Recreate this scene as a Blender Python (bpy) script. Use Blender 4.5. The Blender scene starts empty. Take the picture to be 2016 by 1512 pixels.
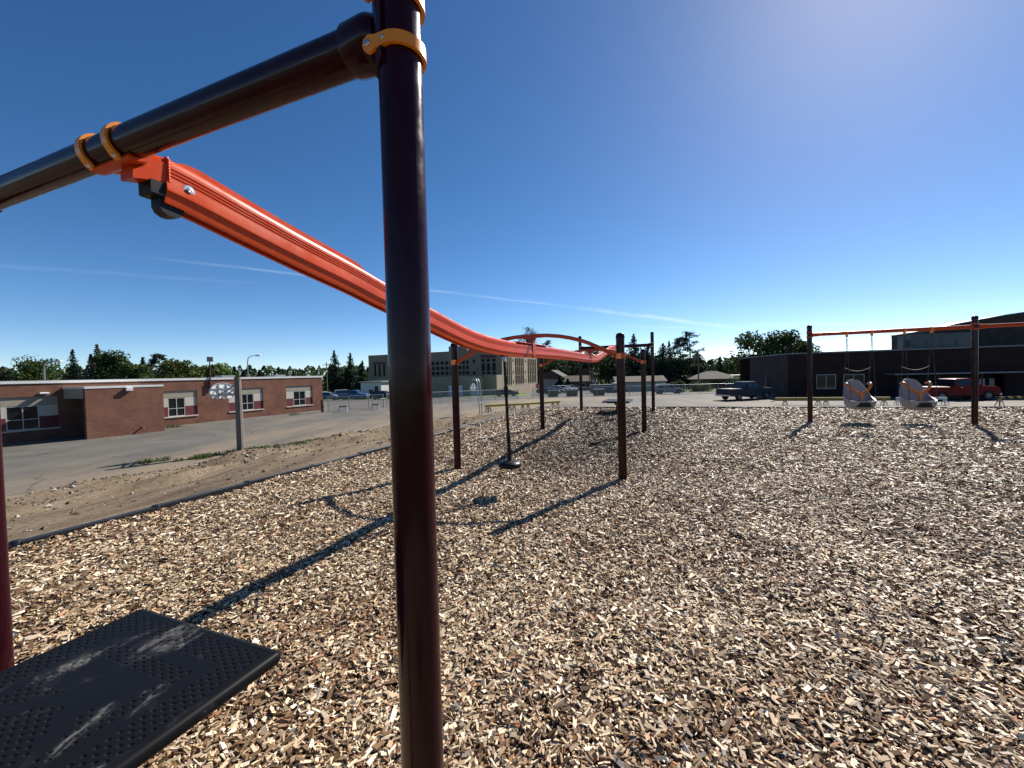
import bpy, math, random
import numpy as np
from mathutils import Vector, Matrix

random.seed(7); RNG = np.random.default_rng(11)
S = bpy.context.scene
COL = S.collection
R = math.radians

# ------------------------------------------------------------------ camera
EYE = 1.65
cd = bpy.data.cameras.new("camera"); cd.lens = 14.32; cd.sensor_width = 36.0
cd.clip_start = 0.05; cd.clip_end = 4000.0
cam = bpy.data.objects.new("camera", cd); COL.objects.link(cam); S.camera = cam
PIT, ROL = 0.0240, 0.0262
_F = Vector((0, math.cos(PIT), -math.sin(PIT))); _R = Vector((1, 0, 0)); _U = _R.cross(_F)
_r = math.cos(ROL) * _R - math.sin(ROL) * _U; _u = math.sin(ROL) * _R + math.cos(ROL) * _U
m = Matrix((_r, _u, -_F)).transposed().to_4x4(); m.translation = (0, 0, EYE); cam.matrix_world = m

# ------------------------------------------------------------------ light
SUN_AZ, SUN_EL = R(43.0), R(38.8)          # azimuth clockwise from +Y
sd = Vector((math.sin(SUN_AZ) * math.cos(SUN_EL), math.cos(SUN_AZ) * math.cos(SUN_EL), math.sin(SUN_EL)))
sl = bpy.data.lights.new("sun", 'SUN'); sl.energy = 5.0; sl.angle = R(0.53); sl.color = (1.0, 0.95, 0.87)
so = bpy.data.objects.new("sun", sl); COL.objects.link(so)
so.rotation_euler = sd.to_track_quat('Z', 'Y').to_euler()
so.location = (30, 30, 40)

W = bpy.data.worlds.new("World"); S.world = W; W.use_nodes = True
nt = W.node_tree; nt.nodes.clear()
def N(t, **kw):
    n = nt.nodes.new(t)
    for k, v in kw.items(): setattr(n, k, v)
    return n
out = N('ShaderNodeOutputWorld'); bg = N('ShaderNodeBackground'); bg.inputs[1].default_value = 0.077
sky = N('ShaderNodeTexSky', sky_type='NISHITA', sun_disc=False, sun_elevation=SUN_EL, sun_rotation=SUN_AZ,
        altitude=350.0, air_density=0.6, dust_density=0.18, ozone_density=1.1)
tc = N('ShaderNodeTexCoord')
hsv = N('ShaderNodeHueSaturation'); hsv.inputs['Saturation'].default_value = 1.28
nt.links.new(sky.outputs[0], hsv.inputs['Color'])
cur = hsv.outputs[0]
def px_dir(px, py):                        # sky direction of a contrail end, worked out from the photograph's horizon
    d = _F + _r * ((px - 1008) / 802.0) + _u * ((756 - py) / 802.0)
    return d.normalized()
def contrail(a, b, width, strength, seed):
    global cur
    d1, d2 = px_dir(*a), px_dir(*b); n = d1.cross(d2).normalized(); mid = (d1 + d2).normalized()
    e = (d2 - d1).normalized(); half = e.dot(d2 - mid)
    wob = N('ShaderNodeTexNoise'); wob.inputs['Scale'].default_value = 9.0 + seed; wob.inputs['Detail'].default_value = 3.0
    nt.links.new(tc.outputs['Generated'], wob.inputs['Vector'])
    dn = N('ShaderNodeVectorMath', operation='DOT_PRODUCT'); dn.inputs[1].default_value = n
    nt.links.new(tc.outputs['Generated'], dn.inputs[0])
    w1 = N('ShaderNodeMath', operation='MULTIPLY_ADD'); w1.inputs[1].default_value = width * 1.6; w1.inputs[2].default_value = -width * 0.8
    nt.links.new(wob.outputs['Fac'], w1.inputs[0])
    ad = N('ShaderNodeMath', operation='ADD'); nt.links.new(dn.outputs['Value'], ad.inputs[0]); nt.links.new(w1.outputs[0], ad.inputs[1])
    ab = N('ShaderNodeMath', operation='ABSOLUTE'); nt.links.new(ad.outputs[0], ab.inputs[0])
    mr = N('ShaderNodeMapRange', interpolation_type='SMOOTHSTEP')
    for i, v in zip((1, 2, 3, 4), (0.0, width, 1.0, 0.0)): mr.inputs[i].default_value = v
    nt.links.new(ab.outputs[0], mr.inputs[0])
    da = N('ShaderNodeVectorMath', operation='DOT_PRODUCT'); da.inputs[1].default_value = e
    sb = N('ShaderNodeVectorMath', operation='SUBTRACT'); sb.inputs[1].default_value = mid
    nt.links.new(tc.outputs['Generated'], sb.inputs[0]); nt.links.new(sb.outputs[0], da.inputs[0])
    aa = N('ShaderNodeMath', operation='ABSOLUTE'); nt.links.new(da.outputs['Value'], aa.inputs[0])
    me = N('ShaderNodeMapRange', interpolation_type='SMOOTHSTEP')
    for i, v in zip((1, 2, 3, 4), (half * 0.55, half, 1.0, 0.0)): me.inputs[i].default_value = v
    nt.links.new(aa.outputs[0], me.inputs[0])
    fr = N('ShaderNodeVectorMath', operation='DOT_PRODUCT'); fr.inputs[1].default_value = mid
    nt.links.new(tc.outputs['Generated'], fr.inputs[0])
    gt = N('ShaderNodeMath', operation='GREATER_THAN'); gt.inputs[1].default_value = 0.3; nt.links.new(fr.outputs['Value'], gt.inputs[0])
    n2 = N('ShaderNodeTexNoise'); n2.inputs['Scale'].default_value = 14.0; n2.inputs['Detail'].default_value = 5.0
    nt.links.new(tc.outputs['Generated'], n2.inputs['Vector'])
    nr = N('ShaderNodeMapRange');
    for i, v in zip((1, 2, 3, 4), (0.3, 0.75, 0.25, 1.0)): nr.inputs[i].default_value = v
    nt.links.new(n2.outputs['Fac'], nr.inputs[0])
    f = mr.outputs[0]
    for o_ in (me.outputs[0], gt.outputs[0], nr.outputs[0]):
        mm = N('ShaderNodeMath', operation='MULTIPLY'); nt.links.new(f, mm.inputs[0]); nt.links.new(o_, mm.inputs[1]); f = mm.outputs[0]
    ms = N('ShaderNodeMath', operation='MULTIPLY'); ms.inputs[1].default_value = strength; nt.links.new(f, ms.inputs[0])
    mx = N('ShaderNodeMix', data_type='RGBA'); mx.inputs[7].default_value = (7.0, 8.0, 9.0, 1)
    nt.links.new(ms.outputs[0], mx.inputs[0]); nt.links.new(cur, mx.inputs[6]); cur = mx.outputs[2]
contrail((150, 488), (1540, 655), 0.0040, 0.20, 0)
contrail((-250, 505), (560, 562), 0.0060, 0.05, 2)
contrail((1130, 606), (1500, 652), 0.0075, 0.40, 4)
contrail((1420, 641), (2100, 630), 0.0045, 0.30, 6)
contrail((1180, 640), (1420, 648), 0.0030, 0.22, 8)
nt.links.new(cur, bg.inputs[0]); nt.links.new(bg.outputs[0], out.inputs[0])

S.render.engine = 'CYCLES'
S.view_settings.view_transform = 'Standard'; S.view_settings.look = 'None'
S.view_settings.exposure = 0.88; S.view_settings.gamma = 1.0

# ------------------------------------------------------------------ helpers: materials
MATS = {}
def mat(name, col, rough=0.6, metal=0.0, spec=0.5, var=0.0, scale=8.0, bump=0.0, bscale=60.0, coat=0.0, col2=None, detail=4.0, stretch=None, world=False):
    if name in MATS: return MATS[name]
    M = bpy.data.materials.new(name); M.use_nodes = True; MATS[name] = M
    t = M.node_tree; b = t.nodes['Principled BSDF']
    b.inputs['Base Color'].default_value = (*col, 1); b.inputs['Roughness'].default_value = rough
    b.inputs['Metallic'].default_value = metal; b.inputs['Specular IOR Level'].default_value = spec
    b.inputs['Coat Weight'].default_value = coat; b.inputs['Coat Roughness'].default_value = 0.08
    if var > 0 or bump > 0:
        c = t.nodes.new('ShaderNodeTexCoord'); src = c.outputs['Object']
        if world:
            g = t.nodes.new('ShaderNodeNewGeometry'); src = g.outputs['Position']
        if stretch:
            mp = t.nodes.new('ShaderNodeMapping'); mp.inputs['Scale'].default_value = stretch
            t.links.new(src, mp.inputs['Vector']); src = mp.outputs[0]
        if var > 0:
            n = t.nodes.new('ShaderNodeTexNoise'); n.inputs['Scale'].default_value = scale; n.inputs['Detail'].default_value = detail
            n.inputs['Roughness'].default_value = 0.62
            t.links.new(src, n.inputs['Vector'])
            r = t.nodes.new('ShaderNodeValToRGB'); r.color_ramp.elements[0].position = 0.32; r.color_ramp.elements[1].position = 0.68
            lo = col2 if col2 else tuple(max(0, x * (1 - var)) for x in col)
            hi = col if col2 else tuple(min(1, x * (1 + var)) for x in col)
            r.color_ramp.elements[0].color = (*lo, 1); r.color_ramp.elements[1].color = (*hi, 1)
            t.links.new(n.outputs['Fac'], r.inputs[0]); t.links.new(r.outputs[0], b.inputs['Base Color'])
        if bump > 0:
            n = t.nodes.new('ShaderNodeTexNoise'); n.inputs['Scale'].default_value = bscale; n.inputs['Detail'].default_value = 5.0
            t.links.new(src, n.inputs['Vector'])
            bp = t.nodes.new('ShaderNodeBump'); bp.inputs['Strength'].default_value = bump; bp.inputs['Distance'].default_value = 0.02
            t.links.new(n.outputs['Fac'], bp.inputs['Height']); t.links.new(bp.outputs[0], b.inputs['Normal'])
    return M
def mat_attr(name, rough=0.7, spec=0.3, trans=0.0, bump=False):
    if name in MATS: return MATS[name]
    M = bpy.data.materials.new(name); M.use_nodes = True; MATS[name] = M
    t = M.node_tree; b = t.nodes['Principled BSDF']
    a = t.nodes.new('ShaderNodeAttribute'); a.attribute_name = 'col'
    t.links.new(a.outputs['Color'], b.inputs['Base Color'])
    b.inputs['Roughness'].default_value = rough; b.inputs['Specular IOR Level'].default_value = spec
    if trans > 0:
        tr = t.nodes.new('ShaderNodeBsdfTranslucent'); mx = t.nodes.new('ShaderNodeMixShader'); mx.inputs[0].default_value = trans
        t.links.new(a.outputs['Color'], tr.inputs[0]); t.links.new(b.outputs[0], mx.inputs[1]); t.links.new(tr.outputs[0], mx.inputs[2])
        t.links.new(mx.outputs[0], t.nodes['Material Output'].inputs[0])
    return M
def mat_brick(name, c1, c2, mortar, scale=1.0, bw=0.21, bh=0.075):
    if name in MATS: return MATS[name]
    M = bpy.data.materials.new(name); M.use_nodes = True; MATS[name] = M
    t = M.node_tree; b = t.nodes['Principled BSDF']; b.inputs['Roughness'].default_value = 0.85; b.inputs['Specular IOR Level'].default_value = 0.2
    c = t.nodes.new('ShaderNodeTexCoord'); s = t.nodes.new('ShaderNodeSeparateXYZ'); t.links.new(c.outputs['Object'], s.inputs[0])
    ad = t.nodes.new('ShaderNodeMath'); ad.operation = 'ADD'; t.links.new(s.outputs[0], ad.inputs[0]); t.links.new(s.outputs[1], ad.inputs[1])
    cb = t.nodes.new('ShaderNodeCombineXYZ'); t.links.new(ad.outputs[0], cb.inputs[0]); t.links.new(s.outputs[2], cb.inputs[1])
    k = t.nodes.new('ShaderNodeTexBrick'); k.inputs['Color1'].default_value = (*c1, 1); k.inputs['Color2'].default_value = (*c2, 1)
    k.inputs['Mortar'].default_value = (*mortar, 1); k.inputs['Scale'].default_value = scale; k.inputs['Brick Width'].default_value = bw
    k.inputs['Row Height'].default_value = bh; k.inputs['Mortar Size'].default_value = 0.010; k.inputs['Bias'].default_value = -0.1
    t.links.new(cb.outputs[0], k.inputs['Vector'])
    n = t.nodes.new('ShaderNodeTexNoise'); n.inputs['Scale'].default_value = 0.9; n.inputs['Detail'].default_value = 6.0; t.links.new(c.outputs['Object'], n.inputs['Vector'])
    r = t.nodes.new('ShaderNodeMapRange')
    for i, v in zip((1, 2, 3, 4), (0.3, 0.7, 0.78, 1.2)): r.inputs[i].default_value = v
    t.links.new(n.outputs['Fac'], r.inputs[0])
    mu = t.nodes.new('ShaderNodeVectorMath'); mu.operation = 'SCALE'; t.links.new(k.outputs['Color'], mu.inputs[0]); t.links.new(r.outputs[0], mu.inputs['Scale'])
    t.links.new(mu.outputs[0], b.inputs['Base Color'])
    bp = t.nodes.new('ShaderNodeBump'); bp.inputs['Strength'].default_value = 0.5; bp.inputs['Distance'].default_value = 0.01; bp.invert = True
    t.links.new(k.outputs['Fac'], bp.inputs['Height']); t.links.new(bp.outputs[0], b.inputs['Normal'])
    return M

# ------------------------------------------------------------------ helpers: meshes
class MB:
    def __init__(s): s.v = []; s.f = []; s.smooth_from = None
    def add(s, vs, fs):
        o = len(s.v); s.v += [tuple(x) for x in vs]; s.f += [tuple(i + o for i in f) for f in fs]; return s
    def box(s, c, d, rz=0.0):
        hx, hy, hz = d[0] / 2, d[1] / 2, d[2] / 2; ca, sa = math.cos(rz), math.sin(rz); vs = []
        for z in (-hz, hz):
            for x, y in ((-hx, -hy), (hx, -hy), (hx, hy), (-hx, hy)):
                vs.append((c[0] + x * ca - y * sa, c[1] + x * sa + y * ca, c[2] + z))
        return s.add(vs, [(3, 2, 1, 0), (4, 5, 6, 7), (0, 1, 5, 4), (1, 2, 6, 5), (2, 3, 7, 6), (3, 0, 4, 7)])
    def bx(s, x0, x1, y0, y1, z0, z1): return s.box(((x0 + x1) / 2, (y0 + y1) / 2, (z0 + z1) / 2), (abs(x1 - x0), abs(y1 - y0), abs(z1 - z0)))
    def bbox_bev(s, c, d, b):            # box with chamfered top and bottom edges
        hx, hy, hz = d[0] / 2, d[1] / 2, d[2] / 2
        rings = [(hx - b, hy - b, -hz), (hx, hy, -hz + b), (hx, hy, hz - b), (hx - b, hy - b, hz)]; vs = []
        for a, e, z in rings:
            for x, y in ((-a, -e), (a, -e), (a, e), (-a, e)): vs.append((c[0] + x, c[1] + y, c[2] + z))
        fs = [(3, 2, 1, 0), (12, 13, 14, 15)]
        for k in range(3):
            for i in range(4): fs.append((k * 4 + i, k * 4 + (i + 1) % 4, k * 4 + 4 + (i + 1) % 4, k * 4 + 4 + i))
        return s.add(vs, fs)
    def tube(s, path, r, n=12, caps=True):
        path = [Vector(p) for p in path]; rs = r if isinstance(r, (list, tuple)) else [r] * len(path)
        ref = None; o = len(s.v); vs = []
        for i, p in enumerate(path):
            t = (path[min(i + 1, len(path) - 1)] - path[max(i - 1, 0)]).normalized()
            if ref is None: ref = Vector((0, 0, 1)) if abs(t.z) < 0.9 else Vector((1, 0, 0))
            a = t.cross(ref).normalized(); b_ = a.cross(t).normalized(); ref = b_
            for k in range(n):
                an = 2 * math.pi * k / n; vs.append(p + (a * math.cos(an) + b_ * math.sin(an)) * rs[i])
        fs = []
        for i in range(len(path) - 1):
            for k in range(n): fs.append((i * n + k, i * n + (k + 1) % n, (i + 1) * n + (k + 1) % n, (i + 1) * n + k))
        if caps: fs.append(tuple(range(n - 1, -1, -1))); fs.append(tuple(range((len(path) - 1) * n, len(path) * n)))
        return s.add(vs, fs)
    def lathe(s, prof, c=(0, 0, 0), n=24, axis='Z'):
        vs = []
        for r_, z in prof:
            for k in range(n):
                an = 2 * math.pi * k / n; x, y = r_ * math.cos(an), r_ * math.sin(an)
                if axis == 'Z': p = (x, y, z)
                elif axis == 'X': p = (z, x, y)
                else: p = (x, z, y)
                vs.append((c[0] + p[0], c[1] + p[1], c[2] + p[2]))
        fs = []
        for i in range(len(prof) - 1):
            for k in range(n): fs.append((i * n + k, i * n + (k + 1) % n, (i + 1) * n + (k + 1) % n, (i + 1) * n + k))
        fs.append(tuple(range(n - 1, -1, -1))); fs.append(tuple(range((len(prof) - 1) * n, len(prof) * n)))
        return s.add(vs, fs)
    def prism(s, poly, fn, a, b):          # poly of 2D points, fn(u, v, w) -> 3D, extruded from w=a to w=b
        n = len(poly); vs = [fn(u, v, a) for u, v in poly] + [fn(u, v, b) for u, v in poly]
        fs = [tuple(range(n - 1, -1, -1)), tuple(range(n, 2 * n))] + [(i, (i + 1) % n, n + (i + 1) % n, n + i) for i in range(n)]
        return s.add(vs, fs)
    def sweep(s, prof, frames):            # frames: list of (origin, xdir, zdir)
        n = len(prof); vs = []
        for o_, xd, zd in frames:
            for x, z in prof: vs.append(Vector(o_) + Vector(xd) * x + Vector(zd) * z)
        fs = []
        for i in range(len(frames) - 1):
            for k in range(n): fs.append((i * n + k, i * n + (k + 1) % n, (i + 1) * n + (k + 1) % n, (i + 1) * n + k))
        fs.append(tuple(range(n - 1, -1, -1))); fs.append(tuple(range((len(frames) - 1) * n, len(frames) * n)))
        return s.add(vs, fs)
    def mesh(s, name, smooth=None):
        me = bpy.data.meshes.new(name); me.from_pydata(s.v, [], s.f); me.validate()
        import bmesh
        bm = bmesh.new(); bm.from_mesh(me); bmesh.ops.recalc_face_normals(bm, faces=bm.faces); bm.to_mesh(me); bm.free()
        if smooth is not None:
            me.polygons.foreach_set('use_smooth', [True] * len(me.polygons))
            try: me.set_sharp_from_angle(angle=R(smooth))
            except Exception: pass
        return me
    def build(s, name, material, parent=None, smooth=None, label=None, kind=None):
        o = bpy.data.objects.new(name, s.mesh(name, smooth)); COL.objects.link(o); o.data.materials.append(material)
        o.parent = parent
        if label: o['label'] = label
        if kind: o['kind'] = kind
        return o
def tag(o, label, cat, group=None):
    o['label'] = label; o['category'] = cat
    if group: o['group'] = group
    return o
def thing(name, label, cat, loc=(0, 0, 0), rz=0.0, group=None):
    o = bpy.data.objects.new(name, None); COL.objects.link(o); o.empty_display_size = 0.2
    o.location = loc; o.rotation_euler = (0, 0, rz)
    return tag(o, label, cat, group)
def copy_tree(o, parent=None):
    c = o.copy(); COL.objects.link(c); c.parent = parent
    for ch in [x for x in KIDS(o)]: copy_tree(ch, c)
    return c
def KIDS(o): return [x for x in bpy.data.objects if x.parent == o]
def quadmesh(name, verts, nper, material, cols=None, parent=None, kind=None, faces=None):
    """numpy verts (n,k,3); each row k verts shaped by face index list"""
    n, k, _ = verts.shape; faces = np.array(faces if faces is not None else [list(range(k))])
    me = bpy.data.meshes.new(name); me.vertices.add(n * k); me.vertices.foreach_set('co', verts.reshape(-1).astype(np.float32))
    nf, fl = faces.shape; idx = (faces[None] + (np.arange(n) * k)[:, None, None]).reshape(-1)
    me.loops.add(n * nf * fl); me.loops.foreach_set('vertex_index', idx.astype(np.int32))
    me.polygons.add(n * nf); me.polygons.foreach_set('loop_start', (np.arange(n * nf) * fl).astype(np.int32))
    me.polygons.foreach_set('loop_total', np.full(n * nf, fl, np.int32))
    if cols is not None:
        at = me.attributes.new('col', 'FLOAT_COLOR', 'FACE')
        c4 = np.concatenate([cols, np.ones((n, 1))], 1); at.data.foreach_set('color', np.repeat(c4, nf, 0).reshape(-1).astype(np.float32))
    me.update(calc_edges=True); me.polygons.foreach_set('use_smooth', np.zeros(n * nf, bool)); me.materials.append(material)
    o = bpy.data.objects.new(name, me); COL.objects.link(o); o.parent = parent
    if kind: o['kind'] = kind
    return o

# value noise
_TAB = np.random.default_rng(3).random((256, 256))
def vnoise(x, y, f):
    x = np.asarray(x, float) * f + 1000.3; y = np.asarray(y, float) * f + 1000.7
    xi, yi = np.floor(x).astype(int), np.floor(y).astype(int); u, v = x - xi, y - yi
    u = u * u * (3 - 2 * u); v = v * v * (3 - 2 * v)
    a = _TAB[xi % 256, yi % 256]; b = _TAB[(xi + 1) % 256, yi % 256]; c = _TAB[xi % 256, (yi + 1) % 256]; d = _TAB[(xi + 1) % 256, (yi + 1) % 256]
    return (a * (1 - u) + b * u) * (1 - v) + (c * (1 - u) + d * u) * v - 0.5
def fbm(x, y, f, o=3): return sum(vnoise(x + 17 * k, y - 9 * k, f * 2 ** k) * 0.5 ** k for k in range(o))

# ------------------------------------------------------------------ common materials
POST = mat('maroon_powder_coat', (0.021, 0.0022, 0.0052), 0.16, spec=0.21, var=0.25, scale=3.0, bump=0.05, bscale=14, stretch=(1, 1, 0.12))
def scuff(M, lo, hi, scale):
    t = M.node_tree; c = t.nodes.new('ShaderNodeTexCoord'); n = t.nodes.new('ShaderNodeTexNoise'); n.inputs['Scale'].default_value = scale; n.inputs['Detail'].default_value = 7; n.inputs['Roughness'].default_value = 0.7
    r = t.nodes.new('ShaderNodeMapRange')
    for i, v in zip((1, 2, 3, 4), (0.35, 0.75, lo, hi)): r.inputs[i].default_value = v
    t.links.new(c.outputs['Object'], n.inputs['Vector']); t.links.new(n.outputs['Fac'], r.inputs[0]); t.links.new(r.outputs[0], t.nodes['Principled BSDF'].inputs['Roughness'])
scuff(POST, 0.11, 0.34, 9.0)
TRACK = mat('orange_red_powder_coat', (0.50, 0.050, 0.003), 0.33, spec=0.22, var=0.10, scale=1.5)
scuff(TRACK, 0.26, 0.46, 7.0)
ARCH = mat('orange_arch_coat', (0.44, 0.050, 0.007), 0.34, spec=0.3)
CLAMP = mat('amber_clamp_coat', (0.74, 0.235, 0.008), 0.30, spec=0.5, var=0.08, scale=20)
STEEL = mat('zinc_steel', (0.62, 0.62, 0.60), 0.28, metal=1.0)
GALV = mat('galvanised_steel', (0.36, 0.37, 0.38), 0.45, metal=0.8, var=0.15, scale=20)
BLACK = mat('black_rubber', (0.0065, 0.0065, 0.0075), 0.42, spec=0.22)
WHITEP = mat('white_metal', (0.60, 0.60, 0.58), 0.4, var=0.05, scale=3)
GLASS = mat('dark_window_glass', (0.010, 0.012, 0.014), 0.10, spec=0.30)
MULL = mat('pale_window_frame', (0.42, 0.43, 0.42), 0.45)
FGLASS = mat('far_window_glass', (0.006, 0.007, 0.008), 0.3, spec=0.10)
PLASTD = mat('dark_mast', (0.03, 0.03, 0.032), 0.6)
DARK = mat('dark_recess', (0.02, 0.02, 0.02), 0.8)

# ------------------------------------------------------------------ terrain
LH = R(22.6)                                                   # heading of the left border
LB = np.array([-5.17, 4.17]); LD = np.array([math.sin(LH), math.cos(LH)]); LN = np.array([-math.cos(LH), math.sin(LH)])
CORNER = LB + LD * 16.55                                       # far left corner of the chip bed
FD = np.array([math.cos(R(17.6)), -math.sin(R(17.6))]); FN = np.array([math.sin(R(17.6)), math.cos(R(17.6))])
YARD = -1.7
def far_z(Y): return YARD - 0.025 * np.clip(np.asarray(Y, float) - 45, 0, 105)
def edge_dist(x, y):
    v1 = (x - LB[0]) * LN[0] + (y - LB[1]) * LN[1]; v2 = (x - CORNER[0]) * FN[0] + (y - CORNER[1]) * FN[1]
    return v1, v2
def bed_z(x, y): return 0.040 * fbm(x, y, 0.55, 3) + 0.040 * vnoise(x, y, 1.9) + 0.016 * vnoise(x, y, 4.3) - 0.006
def grid_obj(name, xs, ys, zf, material, keep=None, kind='structure', smooth=True):
    X, Y = np.meshgrid(xs, ys); Z = zf(X, Y); nx, ny = len(xs), len(ys)
    V = np.stack([X, Y, Z], -1).reshape(-1, 3)
    i, j = np.meshgrid(np.arange(nx - 1), np.arange(ny - 1)); a = (j * nx + i).reshape(-1)
    F = np.stack([a, a + 1, a + nx + 1, a + nx], -1)
    if keep is not None:
        cx = V[F].mean(1); F = F[keep(cx[:, 0], cx[:, 1])]
    me = bpy.data.meshes.new(name); me.from_pydata(V.tolist(), [], F.tolist())
    if smooth: me.polygons.foreach_set('use_smooth', [True] * len(me.polygons))
    me.materials.append(material); o = bpy.data.objects.new(name, me); COL.objects.link(o); o['kind'] = kind
    return o

def ground_material():
    M = mat('grass_ground', (0.10, 0.13, 0.035), 0.9, spec=0.1, var=0.4, scale=0.35, bump=0.4, bscale=3.0, world=True, col2=(0.075, 0.095, 0.03), detail=8)
    return M
def lin(a, b, n): return np.linspace(a, b, n)
gx = np.unique(np.concatenate([lin(-1500, -200, 20), lin(-200, 200, 60), lin(200, 1500, 20)]))
gy = np.unique(np.concatenate([lin(-300, -20, 8), lin(-20, 200, 45), lin(200, 2500, 20)]))
grid_obj('ground', gx, gy, lambda x, y: far_z(y) - 0.10, ground_material())

def asphalt_material():
    M = bpy.data.materials.new('worn_asphalt_with_sand'); M.use_nodes = True; t = M.node_tree; b = t.nodes['Principled BSDF']
    b.inputs['Roughness'].default_value = 0.85; b.inputs['Specular IOR Level'].default_value = 0.25
    g = t.nodes.new('ShaderNodeNewGeometry')
    def noise(sc, det, rough=0.6, st=None):
        n = t.nodes.new('ShaderNodeTexNoise'); n.inputs['Scale'].default_value = sc; n.inputs['Detail'].default_value = det; n.inputs['Roughness'].default_value = rough
        src = g.outputs['Position']
        if st:
            mp = t.nodes.new('ShaderNodeMapping'); mp.inputs['Rotation'].default_value = (0, 0, R(22)); mp.inputs['Scale'].default_value = st
            t.links.new(src, mp.inputs['Vector']); src = mp.outputs[0]
        t.links.new(src, n.inputs['Vector']); return n.outputs['Fac']
    def ramp(fac, p0, c0, p1, c1):
        r = t.nodes.new('ShaderNodeValToRGB'); r.color_ramp.elements[0].position = p0; r.color_ramp.elements[1].position = p1
        r.color_ramp.elements[0].color = (*c0, 1); r.color_ramp.elements[1].color = (*c1, 1); t.links.new(fac, r.inputs[0]); return r.outputs[0]
    base = ramp(noise(0.45, 6), 0.3, (0.080, 0.074, 0.065), 0.7, (0.128, 0.119, 0.104))
    fine = ramp(noise(28, 3), 0.25, (0.72, 0.72, 0.72), 0.75, (1.2, 1.2, 1.2))
    mu = t.nodes.new('ShaderNodeMix'); mu.data_type = 'RGBA'; mu.blend_type = 'MULTIPLY'; mu.inputs[0].default_value = 1.0
    t.links.new(base, mu.inputs[6]); t.links.new(fine, mu.inputs[7])
    # sand washed down from the bank: distance outwards from the left border plus streaky noise
    dn = t.nodes.new('ShaderNodeVectorMath'); dn.operation = 'DOT_PRODUCT'; dn.inputs[1].default_value = (LN[0], LN[1], 0); t.links.new(g.outputs['Position'], dn.inputs[0])
    mr = t.nodes.new('ShaderNodeMapRange'); k0 = float(LB @ LN)
    for i, v in zip((1, 2, 3, 4), (k0 + 11.0, k0 + 21.0, 1.25, 0.0)): mr.inputs[i].default_value = v
    t.links.new(dn.outputs['Value'], mr.inputs[0])
    m2 = t.nodes.new('ShaderNodeMapRange')
    for i, v in zip((1, 2, 3, 4), (k0 + 3.0, k0 + 9.0, -1.0, 0.0)): m2.inputs[i].default_value = v
    t.links.new(dn.outputs['Value'], m2.inputs[0]); a2 = t.nodes.new('ShaderNodeMath'); a2.operation = 'ADD'; t.links.new(mr.outputs[0], a2.inputs[0]); t.links.new(m2.outputs[0], a2.inputs[1])
    st = noise(0.30, 7, 0.66, (0.8, 0.16, 1.0))
    s2 = t.nodes.new('ShaderNodeMapRange')
    for i, v in zip((1, 2, 3, 4), (0.38, 0.60, -0.75, 0.40)): s2.inputs[i].default_value = v
    t.links.new(st, s2.inputs[0])
    ad = t.nodes.new('ShaderNodeMath'); ad.operation = 'ADD'; ad.use_clamp = True; t.links.new(a2.outputs[0], ad.inputs[0]); t.links.new(s2.outputs[0], ad.inputs[1])
    sand = ramp(noise(6, 5), 0.3, (0.150, 0.118, 0.082), 0.7, (0.215, 0.170, 0.118))
    mx = t.nodes.new('ShaderNodeMix'); mx.data_type = 'RGBA'; t.links.new(ad.outputs[0], mx.inputs[0]); t.links.new(mu.outputs[2], mx.inputs[6]); t.links.new(sand, mx.inputs[7])
    # cracks
    vo = t.nodes.new('ShaderNodeTexVoronoi'); vo.feature = 'DISTANCE_TO_EDGE'; vo.inputs['Scale'].default_value = 0.17
    wp = t.nodes.new('ShaderNodeTexNoise'); wp.inputs['Scale'].default_value = 0.8; wp.inputs['Detail'].default_value = 4; t.links.new(g.outputs['Position'], wp.inputs['Vector'])
    av = t.nodes.new('ShaderNodeVectorMath'); av.operation = 'ADD'; t.links.new(g.outputs['Position'], av.inputs[0]); t.links.new(wp.outputs['Color'], av.inputs[1])
    t.links.new(av.outputs[0], vo.inputs['Vector'])
    ck = t.nodes.new('ShaderNodeMapRange')
    for i, v in zip((1, 2, 3, 4), (0.002, 0.010, 0.62, 1.0)): ck.inputs[i].default_value = v
    t.links.new(vo.outputs['Distance'], ck.inputs[0])
    sc = t.nodes.new('ShaderNodeVectorMath'); sc.operation = 'SCALE'; t.links.new(mx.outputs[2], sc.inputs[0]); t.links.new(ck.outputs[0], sc.inputs['Scale'])
    t.links.new(sc.outputs[0], b.inputs['Base Color'])
    bp = t.nodes.new('ShaderNodeBump'); bp.inputs['Strength'].default_value = 0.35; bp.inputs['Distance'].default_value = 0.01
    t.links.new(noise(45, 4), bp.inputs['Height']); t.links.new(bp.outputs[0], b.inputs['Normal'])
    return M
ASPH = asphalt_material()
grid_obj('asphalt_yard', lin(-75, 75, 100), lin(-14, 63, 90), lambda x, y: far_z(y) + 0.012 * fbm(x, y, 0.3, 2), ASPH)
STREET = mat('street_asphalt', (0.082, 0.078, 0.071), 0.85, spec=0.25, var=0.2, scale=0.5, world=True, detail=7)
grid_obj('street', lin(-140, 140, 40), lin(64.95, 80, 8), lambda x, y: far_z(y) - 0.02, STREET)
SIDE = mat('pale_concrete', (0.26, 0.245, 0.22), 0.85, var=0.12, scale=0.8, world=True)
grid_obj('sidewalk', lin(-140, 140, 40), lin(63.6, 64.8, 3), lambda x, y: far_z(y) + 0.03, SIDE)
grid_obj('parking_lot', lin(3, 36, 12), lin(80.2, 135, 20), lambda x, y: far_z(y) - 0.03, STREET)

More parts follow.
